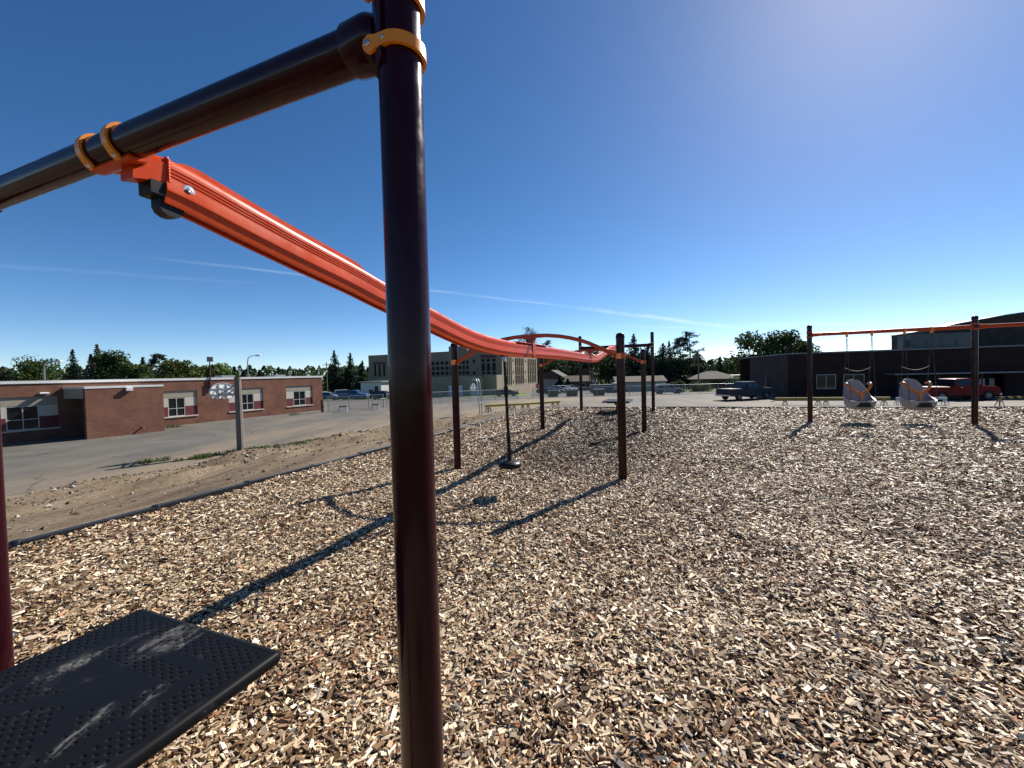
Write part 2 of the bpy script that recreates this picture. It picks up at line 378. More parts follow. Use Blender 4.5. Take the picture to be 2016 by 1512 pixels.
def dirt_material():
    M = bpy.data.materials.new('rutted_sandy_dirt'); M.use_nodes = True; t = M.node_tree; b = t.nodes['Principled BSDF']
    b.inputs['Roughness'].default_value = 0.95; b.inputs['Specular IOR Level'].default_value = 0.1
    g = t.nodes.new('ShaderNodeNewGeometry')
    def noise(sc, det, st=None, ro=0.62):
        n = t.nodes.new('ShaderNodeTexNoise'); n.inputs['Scale'].default_value = sc; n.inputs['Detail'].default_value = det; n.inputs['Roughness'].default_value = ro
        src = g.outputs['Position']
        if st:
            mp = t.nodes.new('ShaderNodeMapping'); mp.inputs['Rotation'].default_value = (0, 0, R(22)); mp.inputs['Scale'].default_value = st
            t.links.new(src, mp.inputs['Vector']); src = mp.outputs[0]
        t.links.new(src, n.inputs['Vector']); return n.outputs['Fac']
    r = t.nodes.new('ShaderNodeValToRGB'); e = r.color_ramp.elements
    e[0].position = 0.33; e[0].color = (0.085, 0.062, 0.042, 1); e[1].position = 0.66; e[1].color = (0.225, 0.172, 0.118, 1)
    m_ = e.new(0.5); m_.color = (0.165, 0.125, 0.085, 1)
    t.links.new(noise(0.7, 8, (1.6, 0.35, 1)), r.inputs[0])
    r2 = t.nodes.new('ShaderNodeValToRGB'); r2.color_ramp.elements[0].position = 0.25; r2.color_ramp.elements[1].position = 0.75
    r2.color_ramp.elements[0].color = (0.65, 0.63, 0.6, 1); r2.color_ramp.elements[1].color = (1.25, 1.25, 1.25, 1)
    t.links.new(noise(14, 6), r2.inputs[0])
    mu = t.nodes.new('ShaderNodeMix'); mu.data_type = 'RGBA'; mu.blend_type = 'MULTIPLY'; mu.inputs[0].default_value = 1.0
    t.links.new(r.outputs[0], mu.inputs[6]); t.links.new(r2.outputs[0], mu.inputs[7]); t.links.new(mu.outputs[2], b.inputs['Base Color'])
    bp = t.nodes.new('ShaderNodeBump'); bp.inputs['Strength'].default_value = 0.8; bp.inputs['Distance'].default_value = 0.05
    t.links.new(noise(9, 8), bp.inputs['Height']); t.links.new(bp.outputs[0], b.inputs['Normal'])
    return M
DIRT = dirt_material()
def bank_z(x, y):
    v1, v2 = edge_dist(x, y); w1 = np.clip(v1, 0, None) / 11.6; w2 = np.clip(v2, 0, None) / 6.0
    w = np.sqrt(w1 ** 2 + w2 ** 2); inside = (v1 < 0.05) & (v2 < 0.05)
    u = (x - LB[0]) * LD[0] + (y - LB[1]) * LD[1]
    z = 0.02 - 1.78 * np.clip(w, 0, 1.4) ** 1.15
    amp = np.clip(v1 / 2.0, 0, 1) * np.clip((13 - v1) / 3, 0, 1) + 0.4 * np.clip(v2 / 2, 0, 1)
    rut = sum(a * np.exp(-((v1 - c - 0.5 * vnoise(u, u * 0, 0.12)) / s) ** 2) for a, c, s in ((-0.10, 3.4, 0.35), (0.09, 4.2, 0.3), (-0.10, 5.2, 0.35), (0.16, 7.4, 0.5), (-0.12, 8.3, 0.4), (0.10, 9.6, 0.4)))
    z = z + amp * (1.4 * rut * (1 + 1.2 * vnoise(u, v1, 0.5)) + 0.12 * fbm(x, y, 0.45, 4) + 0.07 * vnoise(x, y, 2.5) * np.clip((v1 - 6) / 2, 0, 1))
    return np.where(inside, -0.22, z)
def bank_keep(x, y):
    v1, v2 = edge_dist(x, y); w = np.sqrt((np.clip(v1, 0, None) / 11.6) ** 2 + (np.clip(v2, 0, None) / 6.0) ** 2)
    return (w < 1.25) & ~((v1 < -1.0) & (v2 < -1.0))
grid_obj('dirt_bank', lin(-24, 36, 330), lin(-12, 30, 240), bank_z, DIRT, bank_keep)

# chip bed: a lumpy brown under-layer that carries the loose chips
def bed_material():
    M = bpy.data.materials.new('packed_mulch'); M.use_nodes = True; t = M.node_tree; b = t.nodes['Principled BSDF']
    b.inputs['Roughness'].default_value = 0.8; b.inputs['Specular IOR Level'].default_value = 0.25
    g = t.nodes.new('ShaderNodeNewGeometry')
    mp = t.nodes.new('ShaderNodeMapping'); mp.inputs['Scale'].default_value = (26, 42, 30); mp.inputs['Rotation'].default_value = (0, 0, 0.6); t.links.new(g.outputs['Position'], mp.inputs['Vector'])
    v = t.nodes.new('ShaderNodeTexVoronoi'); v.inputs['Scale'].default_value = 1.0; t.links.new(mp.outputs[0], v.inputs['Vector'])
    sp = t.nodes.new('ShaderNodeSeparateColor'); t.links.new(v.outputs['Color'], sp.inputs[0])
    r = t.nodes.new('ShaderNodeValToRGB'); e = r.color_ramp.elements
    e[0].position = 0.0; e[0].color = (0.025, 0.014, 0.008, 1); e[1].position = 1.0; e[1].color = (0.22, 0.145, 0.08, 1)
    q = e.new(0.55); q.color = (0.085, 0.05, 0.028, 1)
    t.links.new(sp.outputs[0], r.inputs[0]); t.links.new(r.outputs[0], b.inputs['Base Color'])
    bp = t.nodes.new('ShaderNodeBump'); bp.inputs['Strength'].default_value = 0.9; bp.inputs['Distance'].default_value = 0.02
    t.links.new(sp.outputs[1], bp.inputs['Height']); t.links.new(bp.outputs[0], b.inputs['Normal'])
    return M
def bed_keep(x, y):
    v1, v2 = edge_dist(x, y); return (v1 < -0.02) & (v2 < -0.02)
_bu = lin(-9, 16.55, 140); _bv = lin(0.0, 40, 190)
def bed_mesh():
    V = []; F = []
    for i, u in enumerate(_bu):
        for j, w in enumerate(_bv):
            k = (u + 9) / 25.55                       # blend between the two border directions
            p = LB + LD * u + (FD * k + np.array([-LN[0], -LN[1]]) * (1 - k)) * w
            V.append((p[0], p[1], 0))
    V = np.array(V); V[:, 2] = bed_z(V[:, 0], V[:, 1]) - 0.012; n = len(_bv)
    F = [(i * n + j, (i + 1) * n + j, (i + 1) * n + j + 1, i * n + j + 1) for i in range(len(_bu) - 1) for j in range(n - 1)]
    me = bpy.data.meshes.new('wood_chip_bed'); me.from_pydata(V.tolist(), [], [f[::-1] for f in F]); me.materials.append(bed_material())
    me.polygons.foreach_set('use_smooth', [True] * len(me.polygons))
    o = bpy.data.objects.new('wood_chip_bed', me); COL.objects.link(o); o['kind'] = 'structure'
bed_mesh()

# ------------------------------------------------------------------ zip line frame (local: +Y along the track, +X right)
TH = R(21.564); ZO = (-1.64, 1.755)
HS = 1.435; SS = (0.0, 5.345, 10.465, 15.99)
zl = thing('zip_line', 'orange zip line track on maroon posts with two arches and end frames', 'zip line', (ZO[0], ZO[1], 0), -TH)
PR = 0.0635
def post_mesh(h, base=-0.25):
    p = [(PR, base), (PR, h - 0.085), (PR + 0.004, h - 0.083), (PR + 0.004, h - 0.055), (PR * 0.96, h - 0.03), (PR * 0.8, h - 0.012), (PR * 0.5, h - 0.002), (0.004, h)]
    return MB().lathe(p, n=40)
def make_post(x, y, h, parent):
    o = post_mesh(h).build('post', POST, parent, smooth=35); o.location = (x, y, 0); return o
for s in (0, 3):
    for x in (HS, -HS): make_post(x, SS[s], 3.18, zl)
for s in (1, 2):
    for x in (HS, -HS): make_post(x, SS[s], 2.235, zl)
ZB = 2.661
def clamp_band(parent, c, side, z, w=0.034, r=PR + 0.002, th=0.011, mat_=CLAMP):
    """half ring round a vertical post, ears pointing towards 'side' (+1 / -1 in x)"""
    b = MB(); prof = [(0, -w / 2), (th, -w / 2), (th, w / 2), (0, w / 2)]; fr = []
    for k in range(25):
        a = -1.75 + 3.5 * k / 24; d = Vector((-side * math.cos(a), math.sin(a), 0)); fr.append((Vector((c[0], c[1], z)) + d * r, d, Vector((0, 0, 1))))
    b.sweep(prof, fr); o = b.build('clamp', mat_, parent, smooth=40)
    for sy in (-1, 1):                                # ears, each with a bolt and a rivet
        e = MB(); poly = [(-0.012, -w / 2), (0.030, -w * 0.55), (0.056, -w * 0.72), (0.070, -w * 0.45), (0.075, 0.0), (0.070, w * 0.45), (0.056, w * 0.72), (0.030, w * 0.55), (-0.012, w / 2)]
        y0 = c[1] + sy * (r - 0.002)
        e.prism(poly, lambda u, v, q: (c[0] + side * u, y0 + sy * q, z + v), 0.0, th); e.build('ear', mat_, o, smooth=30)
        for bxp, rr in ((0.056, 0.0095), (0.004, 0.0065)):
            bo = MB().lathe([(rr, 0), (rr, 0.003), (rr * 0.7, 0.006), (0.001, 0.0065)], (0, 0, 0), 12, 'Y').build('bolt', STEEL, o, smooth=40)
            bo.location = (c[0] + side * bxp, y0 + sy * th, z); bo.scale = (1, sy, 1)
    return o
def end_frame(y):
    MB().tube([(-HS + 0.17, y, ZB), (HS - 0.17, y, ZB)], PR, 40).build('crossbeam', POST, zl, smooth=40)
    for sx in (-1, 1):
        prof = [(PR + 0.001, -0.176), (PR + 0.007, -0.173), (PR + 0.010, -0.165), (PR + 0.013, -0.100), (PR + 0.012, -0.085), (PR + 0.006, -0.070), (PR - 0.004, -0.056), (PR * 0.5, -0.050)]
        b = MB(); b.lathe([(r_, (HS + z) * 1.0) for r_, z in prof], (0, 0, 0), 40, 'X')
        o = b.build('collar', POST, zl, smooth=35); o.location = (0, y, ZB)
        if sx < 0: o.scale = (-1, 1, 1)
        sd_ = MB(); fr = []                          # saddle plate hugging the post
        for k in range(15):
            a = -1.45 + 2.9 * k / 14; d = Vector((-sx * math.cos(a), math.sin(a), 0)); fr.append((Vector((sx * HS, y, ZB)) + d * (PR + 0.0015), d, Vector((0, 0, 1))))
        sd_.sweep([(0, -0.115), (0.010, -0.115), (0.010, 0.115), (0, 0.115)], fr); sd_.build('saddle_plate', POST, zl, smooth=40)
        for dz in (-0.062, 0.082): clamp_band(zl, (sx * HS, y), -sx, ZB + dz)
end_frame(SS[0]); end_frame(SS[3])

# track
_sz = [(-0.02, 2.69), (0.16, 2.685), (0.30, 2.665), (0.56, 2.615), (0.89, 2.555), (1.32, 2.485), (1.63, 2.425), (2.0, 2.36), (2.37, 2.30), (2.72, 2.24), (3.08, 2.187), (3.51, 2.147), (4.02, 2.127), (4.6, 2.122), (5.4, 2.13), (7.0, 2.145), (9.0, 2.145), (10.3, 2.14), (10.9, 2.142), (11.5, 2.17), (12.1, 2.24), (12.7, 2.335), (13.6, 2.465), (14.4, 2.575), (15.2, 2.65), (15.85, 2.675)]
def track_z(s):
    xs = [a for a, _ in _sz]; zs = [b for _, b in _sz]; i = max(1, min(len(xs) - 2, int(np.searchsorted(xs, s))))
    def m_(k): k = max(1, min(len(xs) - 2, k)); return (zs[k + 1] - zs[k - 1]) / (xs[k + 1] - xs[k - 1])
    h = xs[i] - xs[i - 1]; t = (s - xs[i - 1]) / h; a, b = zs[i - 1], zs[i]; ma, mb = m_(i - 1) * h, m_(i) * h
    return (2 * t ** 3 - 3 * t ** 2 + 1) * a + (t ** 3 - 2 * t ** 2 + t) * ma + (-2 * t ** 3 + 3 * t ** 2) * b + (t ** 3 - t ** 2) * mb
TW = 0.056; THH = 0.215
def track_prof():
    half = [(0.0, 0.0), (0.022, -0.001), (0.036, -0.008), (0.044, -0.020), (0.047, -0.034)]
    z = -0.046
    for k in range(3): half += [(0.0475, z), (0.0425, z - 0.002), (0.0425, z - 0.005), (0.0475, z - 0.007)]; z -= 0.015
    half += [(0.0475, -0.092), (0.0580, -0.138), (0.0570, -0.146), (0.0520, -0.150), (0.0515, -0.158), (0.0465, -0.162), (0.0460, -0.170), (0.0400, -0.195), (0.020, -0.195), (0.020, -0.168), (0.032, -0.163), (0.032, -0.145), (0.0, -0.145)]
    half = [(x, z * THH / 0.195) for x, z in half]
    return half + [(-x, z) for x, z in reversed(half[1:-1])]
def frames(s0, s1, n, off=0.0, x=0.0):
    fr = []
    for k in range(n + 1):
        s = s0 + (s1 - s0) * k / n; dz = (track_z(s + 0.02) - track_z(s - 0.02)) / 0.04; t = Vector((0, 1, dz)).normalized(); nz = Vector((1, 0, 0)).cross(t)
        fr.append((Vector((x, s, track_z(s))) + nz * off, Vector((1, 0, 0)), nz))
    return fr
T0, T1 = 0.15, 15.80
MB().sweep(track_prof(), frames(T0, T1, 150)).build('track', TRACK, zl, smooth=32)
def rib(s0, s1, off, w=0.016, h=0.055, x=0.0):
    n = 24; fr = frames(s0, s1, n, off, x); b = MB(); vs = []
    for i, (o_, xd, zd) in enumerate(fr):
        e = min(i, n - i); k = 1.0 if e > 1 else (0.35 if e == 0 else 0.85)
        for sx, zz in ((-1, 0), (1, 0), (1, h * k), (-1, h * k)): vs.append(o_ + xd * (sx * w / 2) + zd * zz)
    fs = [(3, 2, 1, 0), tuple(range(n * 4, n * 4 + 4))]
    for i in range(n):
        for k in range(4): fs.append((i * 4 + k, i * 4 + (k + 1) % 4, i * 4 + 4 + (k + 1) % 4, i * 4 + 4 + k))
    return b.add(vs, fs)
rib(0.20, 1.50, -0.012, 0.016, 0.056, -0.018).build('stiffener', TRACK, zl)
rib(14.3, 15.65, -0.012, 0.016, 0.056, -0.018).build('stiffener', TRACK, zl)
for s in (1, 2):
    MB().sweep([(-0.060, 0), (0.060, 0), (0.060, 0.010), (-0.060, 0.010)], frames(SS[s] - 0.75, SS[s] + 0.75, 10, 0.001)).build('splice_plate', TRACK, zl)
    for k in range(6):
        for x in (-0.045, 0.045):
            yy = SS[s] - 0.62 + 0.248 * k
            MB().lathe([(0.010, 0), (0.010, 0.006), (0.005, 0.010)], (x, yy, track_z(yy) + 0.0105), 8).build('bolt', STEEL, zl)
# end brackets that hang the track from the crossbeams
def end_bracket(y, sg):
    b = MB()
    # saddle half-tube below the beam
    fr = []
    for k in range(13):
        a = -0.15 - 1.75 * k / 12; d = Vector((0, sg * math.cos(a), math.sin(a))); fr.append((Vector((0, y, ZB)) + d * (PR + 0.001), Vector((1, 0, 0)), d))
    b.sweep([(-0.185, 0), (0.105, 0), (0.105, 0.014), (-0.185, 0.014)], fr); o = b.build('beam_saddle', TRACK, zl, smooth=40)
    n = MB()
    y0, y1 = y + sg * 0.055, y + sg * 0.165; zt = track_z(y1) - 0.004
    sec = [(y + sg * 0.02, ZB - 0.07, 0.060), (y + sg * 0.09, zt - 0.012, 0.118), (y1, zt, 0.118)]
    vs = []
    for yy, zz, hh in sec:
        for x, q in ((-0.043, -hh), (0.043, -hh), (0.047, -0.03), (0.030, 0), (-0.030, 0), (-0.047, -0.03)): vs.append((x, yy, zz + q))
    fs = [(5, 4, 3, 2, 1, 0), tuple(range(12, 18))]
    for i in range(2):
        for k in range(6): fs.append((i * 6 + k, i * 6 + (k + 1) % 6, i * 6 + 6 + (k + 1) % 6, i * 6 + 6 + k))
    n.add(vs, fs); n.build('track_shoe', TRACK, zl, smooth=25)
    for sx in (-1, 1):                                # lumpy weld bead where the shoe meets the rail
        w = MB(); w.tube([(sx * (0.048 if k > 2 else 0.040 + 0.003 * k), y1 - sg * 0.012 + 0.0015 * math.sin(k * 2.1), zt - 0.003 - 0.0045 * k) for k in range(26)], [0.0055 + 0.0022 * (k % 3 == 0) for k in range(26)], 7)
        w.build('weld_bead', TRACK, zl, smooth=60)
    for cx in (-0.150, 0.045):                        # amber rings round the beam
        fr = []
        for k in range(31):
            a = -0.30 + (math.pi + 1.05) * k / 30; d = Vector((0, sg * math.cos(a), math.sin(a))); fr.append((Vector((cx, y, ZB)) + d * (PR + 0.002), Vector((1, 0, 0)), d))
        c = MB().sweep([(-0.017, 0), (0.017, 0), (0.017, 0.011), (-0.017, 0.011)], fr).build('clamp', CLAMP, zl, smooth=40)
        for an, tg in ((math.pi + 0.75, 1), (-0.30, -1)):  # ears running on from each end of the ring
            rad = Vector((0, sg * math.cos(an), math.sin(an))); tan_ = Vector((0, -sg * math.sin(an), math.cos(an))) * tg; q0 = Vector((cx, y, ZB)) + rad * (PR + 0.002)
            e = MB().prism([(-0.017, -0.004), (0.017, -0.004), (0.021, 0.022), (0.013, 0.040), (-0.013, 0.040), (-0.021, 0.022)], lambda u, v, q: q0 + Vector((u, 0, 0)) + tan_ * v + rad * q, 0.0, 0.012); e.build('ear', CLAMP, c, smooth=30)
            p1 = q0 + tan_ * 0.022 + rad * 0.0115; MB().tube([p1, p1 + rad * 0.006], [0.009, 0.006], 10).build('bolt', STEEL, c, smooth=40)
    # rubber stop and washer bolt
    zz = track_z(y + sg * 0.2)
    b = MB(); b.bbox_bev((0, y + sg * 0.118, zz - 0.155), (0.092, 0.070, 0.070), 0.007); bo = b.build('stop_block', BLACK, zl, smooth=30)
    b = MB(); b.prism([(-0.030, -0.185), (0.075, -0.185), (0.072, -0.225), (0.058, -0.252), (0.030, -0.262), (0.006, -0.262), (-0.018, -0.250), (-0.030, -0.228)], lambda u, v, q: (q, y + sg * (0.15 + u), zz + v), -0.030, 0.030); b.build('bumper', BLACK, bo, smooth=25)
    for sx in (-1, 1):
        wq = MB().lathe([(0.026, 0), (0.026, 0.003), (0.012, 0.0035), (0.012, 0.011), (0.006, 0.012), (0.001, 0.009)], (0, 0, 0), 20, 'X').build('washer_bolt', STEEL, zl, smooth=35)
        wq.location = (sx * 0.048, y + sg * 0.235, track_z(y + sg * 0.235) - 0.118); wq.scale = (sx, 1, 1)
end_bracket(SS[0], 1); end_bracket(SS[3], -1)
# arches
_ar = [(0.0, 2.270), (0.15, 2.270), (0.30, 2.262), (0.48, 2.240), (0.65, 2.205), (0.82, 2.157), (0.95, 2.107), (1.08, 2.045), (1.20, 1.982), (1.30, 1.930), (1.37, 1.893)]
def arch(y):
    pts = [Vector((-x, y, z)) for x, z in reversed(_ar)] + [Vector((x, y, z)) for x, z in _ar[1:]]
    fr = []
    for i, p in enumerate(pts):
        t = (pts[min(i + 1, len(pts) - 1)] - pts[max(i - 1, 0)]).normalized(); n = Vector((0, 1, 0)); zz = t.cross(n) * -1
        if zz.z < 0: zz = -zz
        fr.append((p, n, zz))
    h, w = 0.030, 0.026
    MB().sweep([(-w, -h * .6), (-w * .6, -h), (w * .6, -h), (w, -h * .6), (w, h * .6), (w * .6, h), (-w * .6, h), (-w, h * .6)], fr).build('arch_beam', ARCH, zl, smooth=35)
    for sx in (-1, 1):
        b = MB(); fr2 = []
        for k in range(33):
            a = 2 * math.pi * k / 32; d = Vector((math.cos(a), math.sin(a), 0)); fr2.append((Vector((sx * HS, y, 1.885)) + d * (PR + 0.0015), d, Vector((0, 0, 1))))
        o = MB().sweep([(0, -0.045), (0.012, -0.045), (0.012, 0.045), (0, 0.045)], fr2).build('clamp', ARCH, zl, smooth=40)
        c = MB(); c.bbox_bev((sx * (HS - 0.015), y - PR - 0.014, 1.885), (0.075, 0.014, 0.084), 0.004); c.build('clamp_plate', CLAMP, o)
        for dz in (-0.022, 0.022):
            q = MB().lathe([(0.008, 0), (0.008, 0.004), (0.004, 0.006)], (0, 0, 0), 10, 'Y').build('bolt', STEEL, o); q.location = (sx * (HS - 0.015), y - PR - 0.021, 1.885 + dz); q.scale = (1, -1, 1)
    # T hanger: flared web plates either side of the rail
    zt = track_z(y)
    for sx in (-1, 1):
        x0 = sx * 0.0495
        b = MB(); pl = [(-0.045, zt - 0.185), (0.045, zt - 0.185), (0.045, zt - 0.02), (0.055, zt + 0.05), (0.10, zt + 0.10), (0.20, 2.236), (-0.20, 2.236), (-0.10, zt + 0.10), (-0.055, zt + 0.05), (-0.045, zt - 0.02)]
        # plate lies across the track, flaring along the arch
        b.prism([(-0.06, zt - 0.19), (0.06, zt - 0.19), (0.06, zt + 0.03), (0.045, zt + 0.09), (-0.045, zt + 0.09), (-0.06, zt + 0.03)], lambda u, v, q: (x0 + sx * q, y + u, v), 0.001, 0.012)
        ho = b.build('hanger_plate', ARCH, zl, smooth=25)
        for dz in (-0.16, -0.03, 0.05):
            for dy in (-0.038, 0.038):
                q = MB().lathe([(0.009, 0), (0.009, 0.004), (0.005, 0.006)], (0, 0, 0), 10, 'X').build('bolt', STEEL, ho); q.location = (x0 + sx * 0.012, y + dy, zt + dz); q.scale = (sx, 1, 1)
    b = MB()
    b.prism([(-0.0615, zt + 0.012), (0.0615, zt + 0.012), (0.065, zt + 0.06), (0.10, zt + 0.105), (0.22, 2.236), (-0.22, 2.236), (-0.10, zt + 0.105), (-0.065, zt + 0.06)], lambda u, v, q: (u, y + q, v), -0.024, 0.024)
    b.build('hanger_web', ARCH, zl, smooth=25)
arch(SS[1]); arch(SS[2])

# trolley with disc seat
ts = 4.2; tz = track_z(ts) - THH
tr = thing('disc_seat_trolley', 'black disc seat on a rubber sleeved chain hanging from the orange track', 'zip seat', (0, 0, 0), 0)
_cs, _sn = math.cos(-TH), math.sin(-TH)
def zw(x, y): return (ZO[0] + x * _cs - y * _sn, ZO[1] + x * _sn + y * _cs)
tr.location = (*zw(0, ts), 0); tr.rotation_euler = (0, 0, -TH)
MB().bbox_bev((0, 0, tz + 0.012), (0.036, 0.19, 0.055), 0.006).build('trolley', BLACK, tr)
MB().box((0, 0, tz - 0.045), (0.05, 0.07, 0.075)).build('swivel', GALV, tr)
lean = Vector((0.03, 0.02, 0))
top = Vector((0, 0, tz - 0.08)); bot = Vector((0.0, 0.0, 0.44)) + lean
MB().tube([top, bot], 0.021, 14).build('chain_sleeve', BLACK, tr, smooth=40)
for f, hh, rr in ((0.30, 0.07, 0.031), (0.78, 0.055, 0.028), (0.93, 0.12, 0.027)):
    c = top.lerp(bot, f); dd = (bot - top).normalized()
    MB().tube([c - dd * hh, c + dd * hh], rr, 14).build('sleeve_grip', BLACK, tr, smooth=40)
b = MB(); b.lathe([(0.02, 0.345), (0.11, 0.345), (0.150, 0.355), (0.163, 0.375), (0.163, 0.400), (0.150, 0.420), (0.10, 0.440), (0.035, 0.452), (0.03, 0.475), (0.022, 0.478)], (lean.x, lean.y, 0), 32)
b.build('disc_seat', BLACK, tr, smooth=40)

# platforms
def dusty_black():
    M = bpy.data.materials.new('dusty_black_vinyl'); M.use_nodes = True; t = M.node_tree; b_ = t.nodes['Principled BSDF']
    c = t.nodes.new('ShaderNodeTexCoord')
    n = t.nodes.new('ShaderNodeTexNoise'); n.inputs['Scale'].default_value = 3.1; n.inputs['Detail'].default_value = 10; n.inputs['Roughness'].default_value = 0.72; n.inputs['Distortion'].default_value = 0.5
    mp = t.nodes.new('ShaderNodeMapping'); mp.inputs['Scale'].default_value = (1.35, 0.95, 1); mp.inputs['Rotation'].default_value = (0, 0, 0.5); mp.inputs['Location'].default_value = (0.35, 0.6, 0)
    t.links.new(c.outputs['Object'], mp.inputs[0]); t.links.new(mp.outputs[0], n.inputs['Vector'])
    r = t.nodes.new('ShaderNodeValToRGB'); e = r.color_ramp.elements; e[0].position = 0.54; e[0].color = (0.0055, 0.0058, 0.007, 1); e[1].position = 0.74; e[1].color = (0.23, 0.22, 0.21, 1)
    k = e.new(0.60); k.color = (0.012, 0.012, 0.013, 1)
    t.links.new(n.outputs['Fac'], r.inputs[0]); t.links.new(r.outputs[0], b_.inputs['Base Color'])
    b_.inputs['Roughness'].default_value = 0.45; b_.inputs['Specular IOR Level'].default_value = 0.07
    return M
DUST = dusty_black()
def deck_mesh(x0, x1, y0, y1, zt):
    g = 0.0075; nx = int((x1 - x0 - 0.06) / g); ny = int((y1 - y0 - 0.06) / g)
    xs = np.linspace(x0 + 0.03, x1 - 0.03, nx); ys = np.linspace(y0 + 0.03, y1 - 0.03, ny); X, Y = np.meshgrid(xs, ys); Z = np.full_like(X, zt)
    I, J = np.meshgrid(np.arange(nx), np.arange(ny)); ex = np.minimum(X - x0, x1 - X); ey = np.minimum(Y - y0, y1 - Y)
    hole = ((I % 4 == 0) & ((J + (I // 4 % 2) * 2) % 4 == 0))
    e = np.minimum(ex, ey); band = ((e > 0.055) & (e < 0.165)) | ((e > 0.215) & (e < 0.30))
    zig = (np.abs(((Y - y0) * 1.0) % 0.46 - 0.23) * 1.1 + np.abs(X - (x0 + x1) / 2)) % 0.30 < 0.20
    centre = ((e >= 0.30) & (np.abs(((Y - y0) % 0.5) - 0.25) < 0.13) & zig)
    Z[hole & ((band & (ey > 0.04)) | centre)] -= 0.0075
    V = np.stack([X, Y, Z], -1).reshape(-1, 3).tolist(); F = []
    i, j = np.meshgrid(np.arange(nx - 1), np.arange(ny - 1)); a = (j * nx + i).reshape(-1); F = np.stack([a, a + 1, a + nx + 1, a + nx], -1).tolist()
    b = MB(); b.v = [tuple(v) for v in V]; b.f = [tuple(f) for f in F]
    # rolled edge swept round the rim
    prof = [(0.031, 0), (0.018, -0.0012), (0.008, -0.0065), (0.002, -0.0155), (0.0, -0.0275), (0.002, -0.0395), (0.008, -0.0485), (0.018, -0.054), (0.03, -0.055)]
    rc = 0.028; path = []
    for cx, cy, a0 in ((x1 - rc, y0 + rc, -90), (x1 - rc, y1 - rc, 0), (x0 + rc, y1 - rc, 90), (x0 + rc, y0 + rc, 180)):
        for k in range(5):
            a = R(a0 + 22.5 * k); path.append((cx, cy, math.cos(a), math.sin(a)))
    o = len(b.v); np_ = len(prof)
    for cx, cy, c, s_ in path:
        for d, z in prof:
            q = max(rc - d, -0.005); b.v.append((cx + c * q, cy + s_ * q, zt + z + (0.0008 if d > 0.02 and z == 0 else 0)))
    m_ = len(path)
    for i in range(m_):
        for k in range(np_ - 1): b.f.append((o + i * np_ + k, o + i * np_ + k + 1, o + ((i + 1) % m_) * np_ + k + 1, o + ((i + 1) % m_) * np_ + k))
    b.f.append(tuple(o + i * np_ + np_ - 1 for i in range(m_)))
    return b
def platform(x0, x1, y0, y1, label, sg):
    zt = 0.50
    o = thing('zip_line_platform', label, 'platform', (*zw((x0 + x1) / 2, (y0 + y1) / 2), 0), -TH, 'zip line launch platforms')
    hx, hy = (x1 - x0) / 2, (y1 - y0) / 2
    deck_mesh(-hx, hx, -hy, hy, zt).build('deck', DUST, o, smooth=30)
    b = MB(); b.box((0, 0, zt - 0.10), (0.09, 2 * hy - 0.2, 0.09)); b.box((0, 0.0, zt - 0.09), (2 * hx - 0.2, 0.09, 0.07)); b.build('deck_frame', POST, o)
    for yy in (-0.12,):
        MB().tube([(0, yy, -0.2), (0, yy, zt - 0.12)], PR, 24).build('leg', POST, o, smooth=40)
        MB().box((0, yy, zt - 0.125), (0.2, 0.2, 0.012)).build('mounting_plate', POST, o)
    return o
platform(-0.40, 0.605, -1.15, 0.195, 'black perforated deck with dusty footprints beside the glossy foreground post', 1)
platform(-0.42, 0.63, 14.95, 16.45, 'small black deck on one maroon leg under the far crossbeam', -1)

# ------------------------------------------------------------------ border timbers
BORD = mat('black_border_plastic', (0.014, 0.0145, 0.017), 0.34, spec=0.3, var=0.3, scale=4)
def border(name, label, p0, dirv, length, group):
    o = thing(name, label, 'border', (p0[0], p0[1], 0), math.atan2(dirv[1], dirv[0]), group); L = 1.22; n = int(length / L)
    prof = [(-0.048, -0.10), (0.048, -0.10), (0.046, 0.052), (0.036, 0.060), (0.010, 0.060), (0.006, 0.053), (-0.006, 0.053), (-0.010, 0.060), (-0.036, 0.060), (-0.046, 0.052)]
    me = MB().sweep(prof, [(Vector((x, 0, 0)), Vector((0, 1, 0)), Vector((0, 0, 1))) for x in (0.0, L - 0.055)]).mesh('timber'); me.materials.append(BORD)
    jm = MB(); jm.lathe([(0.052, -0.09), (0.052, 0.050), (0.044, 0.066), (0.02, 0.070), (0.004, 0.070)], n=14); jme = jm.mesh('joint_cap', 30); jme.materials.append(BORD)
    for k in range(n):
        t = bpy.data.objects.new('timber', me); COL.objects.link(t); t.parent = o; t.location = (k * L + 0.03, random.uniform(-.008, .008), random.uniform(-.012, .010)); t.rotation_euler = (0, random.uniform(-.008, .008), random.uniform(-.006, .006))
        c = bpy.data.objects.new('joint_cap', jme); COL.objects.link(c); c.parent = o; c.location = (k * L, 0, random.uniform(-.006, .008))
    return o
border('border_edging', 'black plastic edging between the wood chips and the dirt bank', LB - LD * 6.1, LD, 22.7, 'playground border runs')
border('border_edging', 'black plastic edging between the wood chips and the far asphalt', CORNER + FD * 0.12, FD, 34, 'playground border runs')

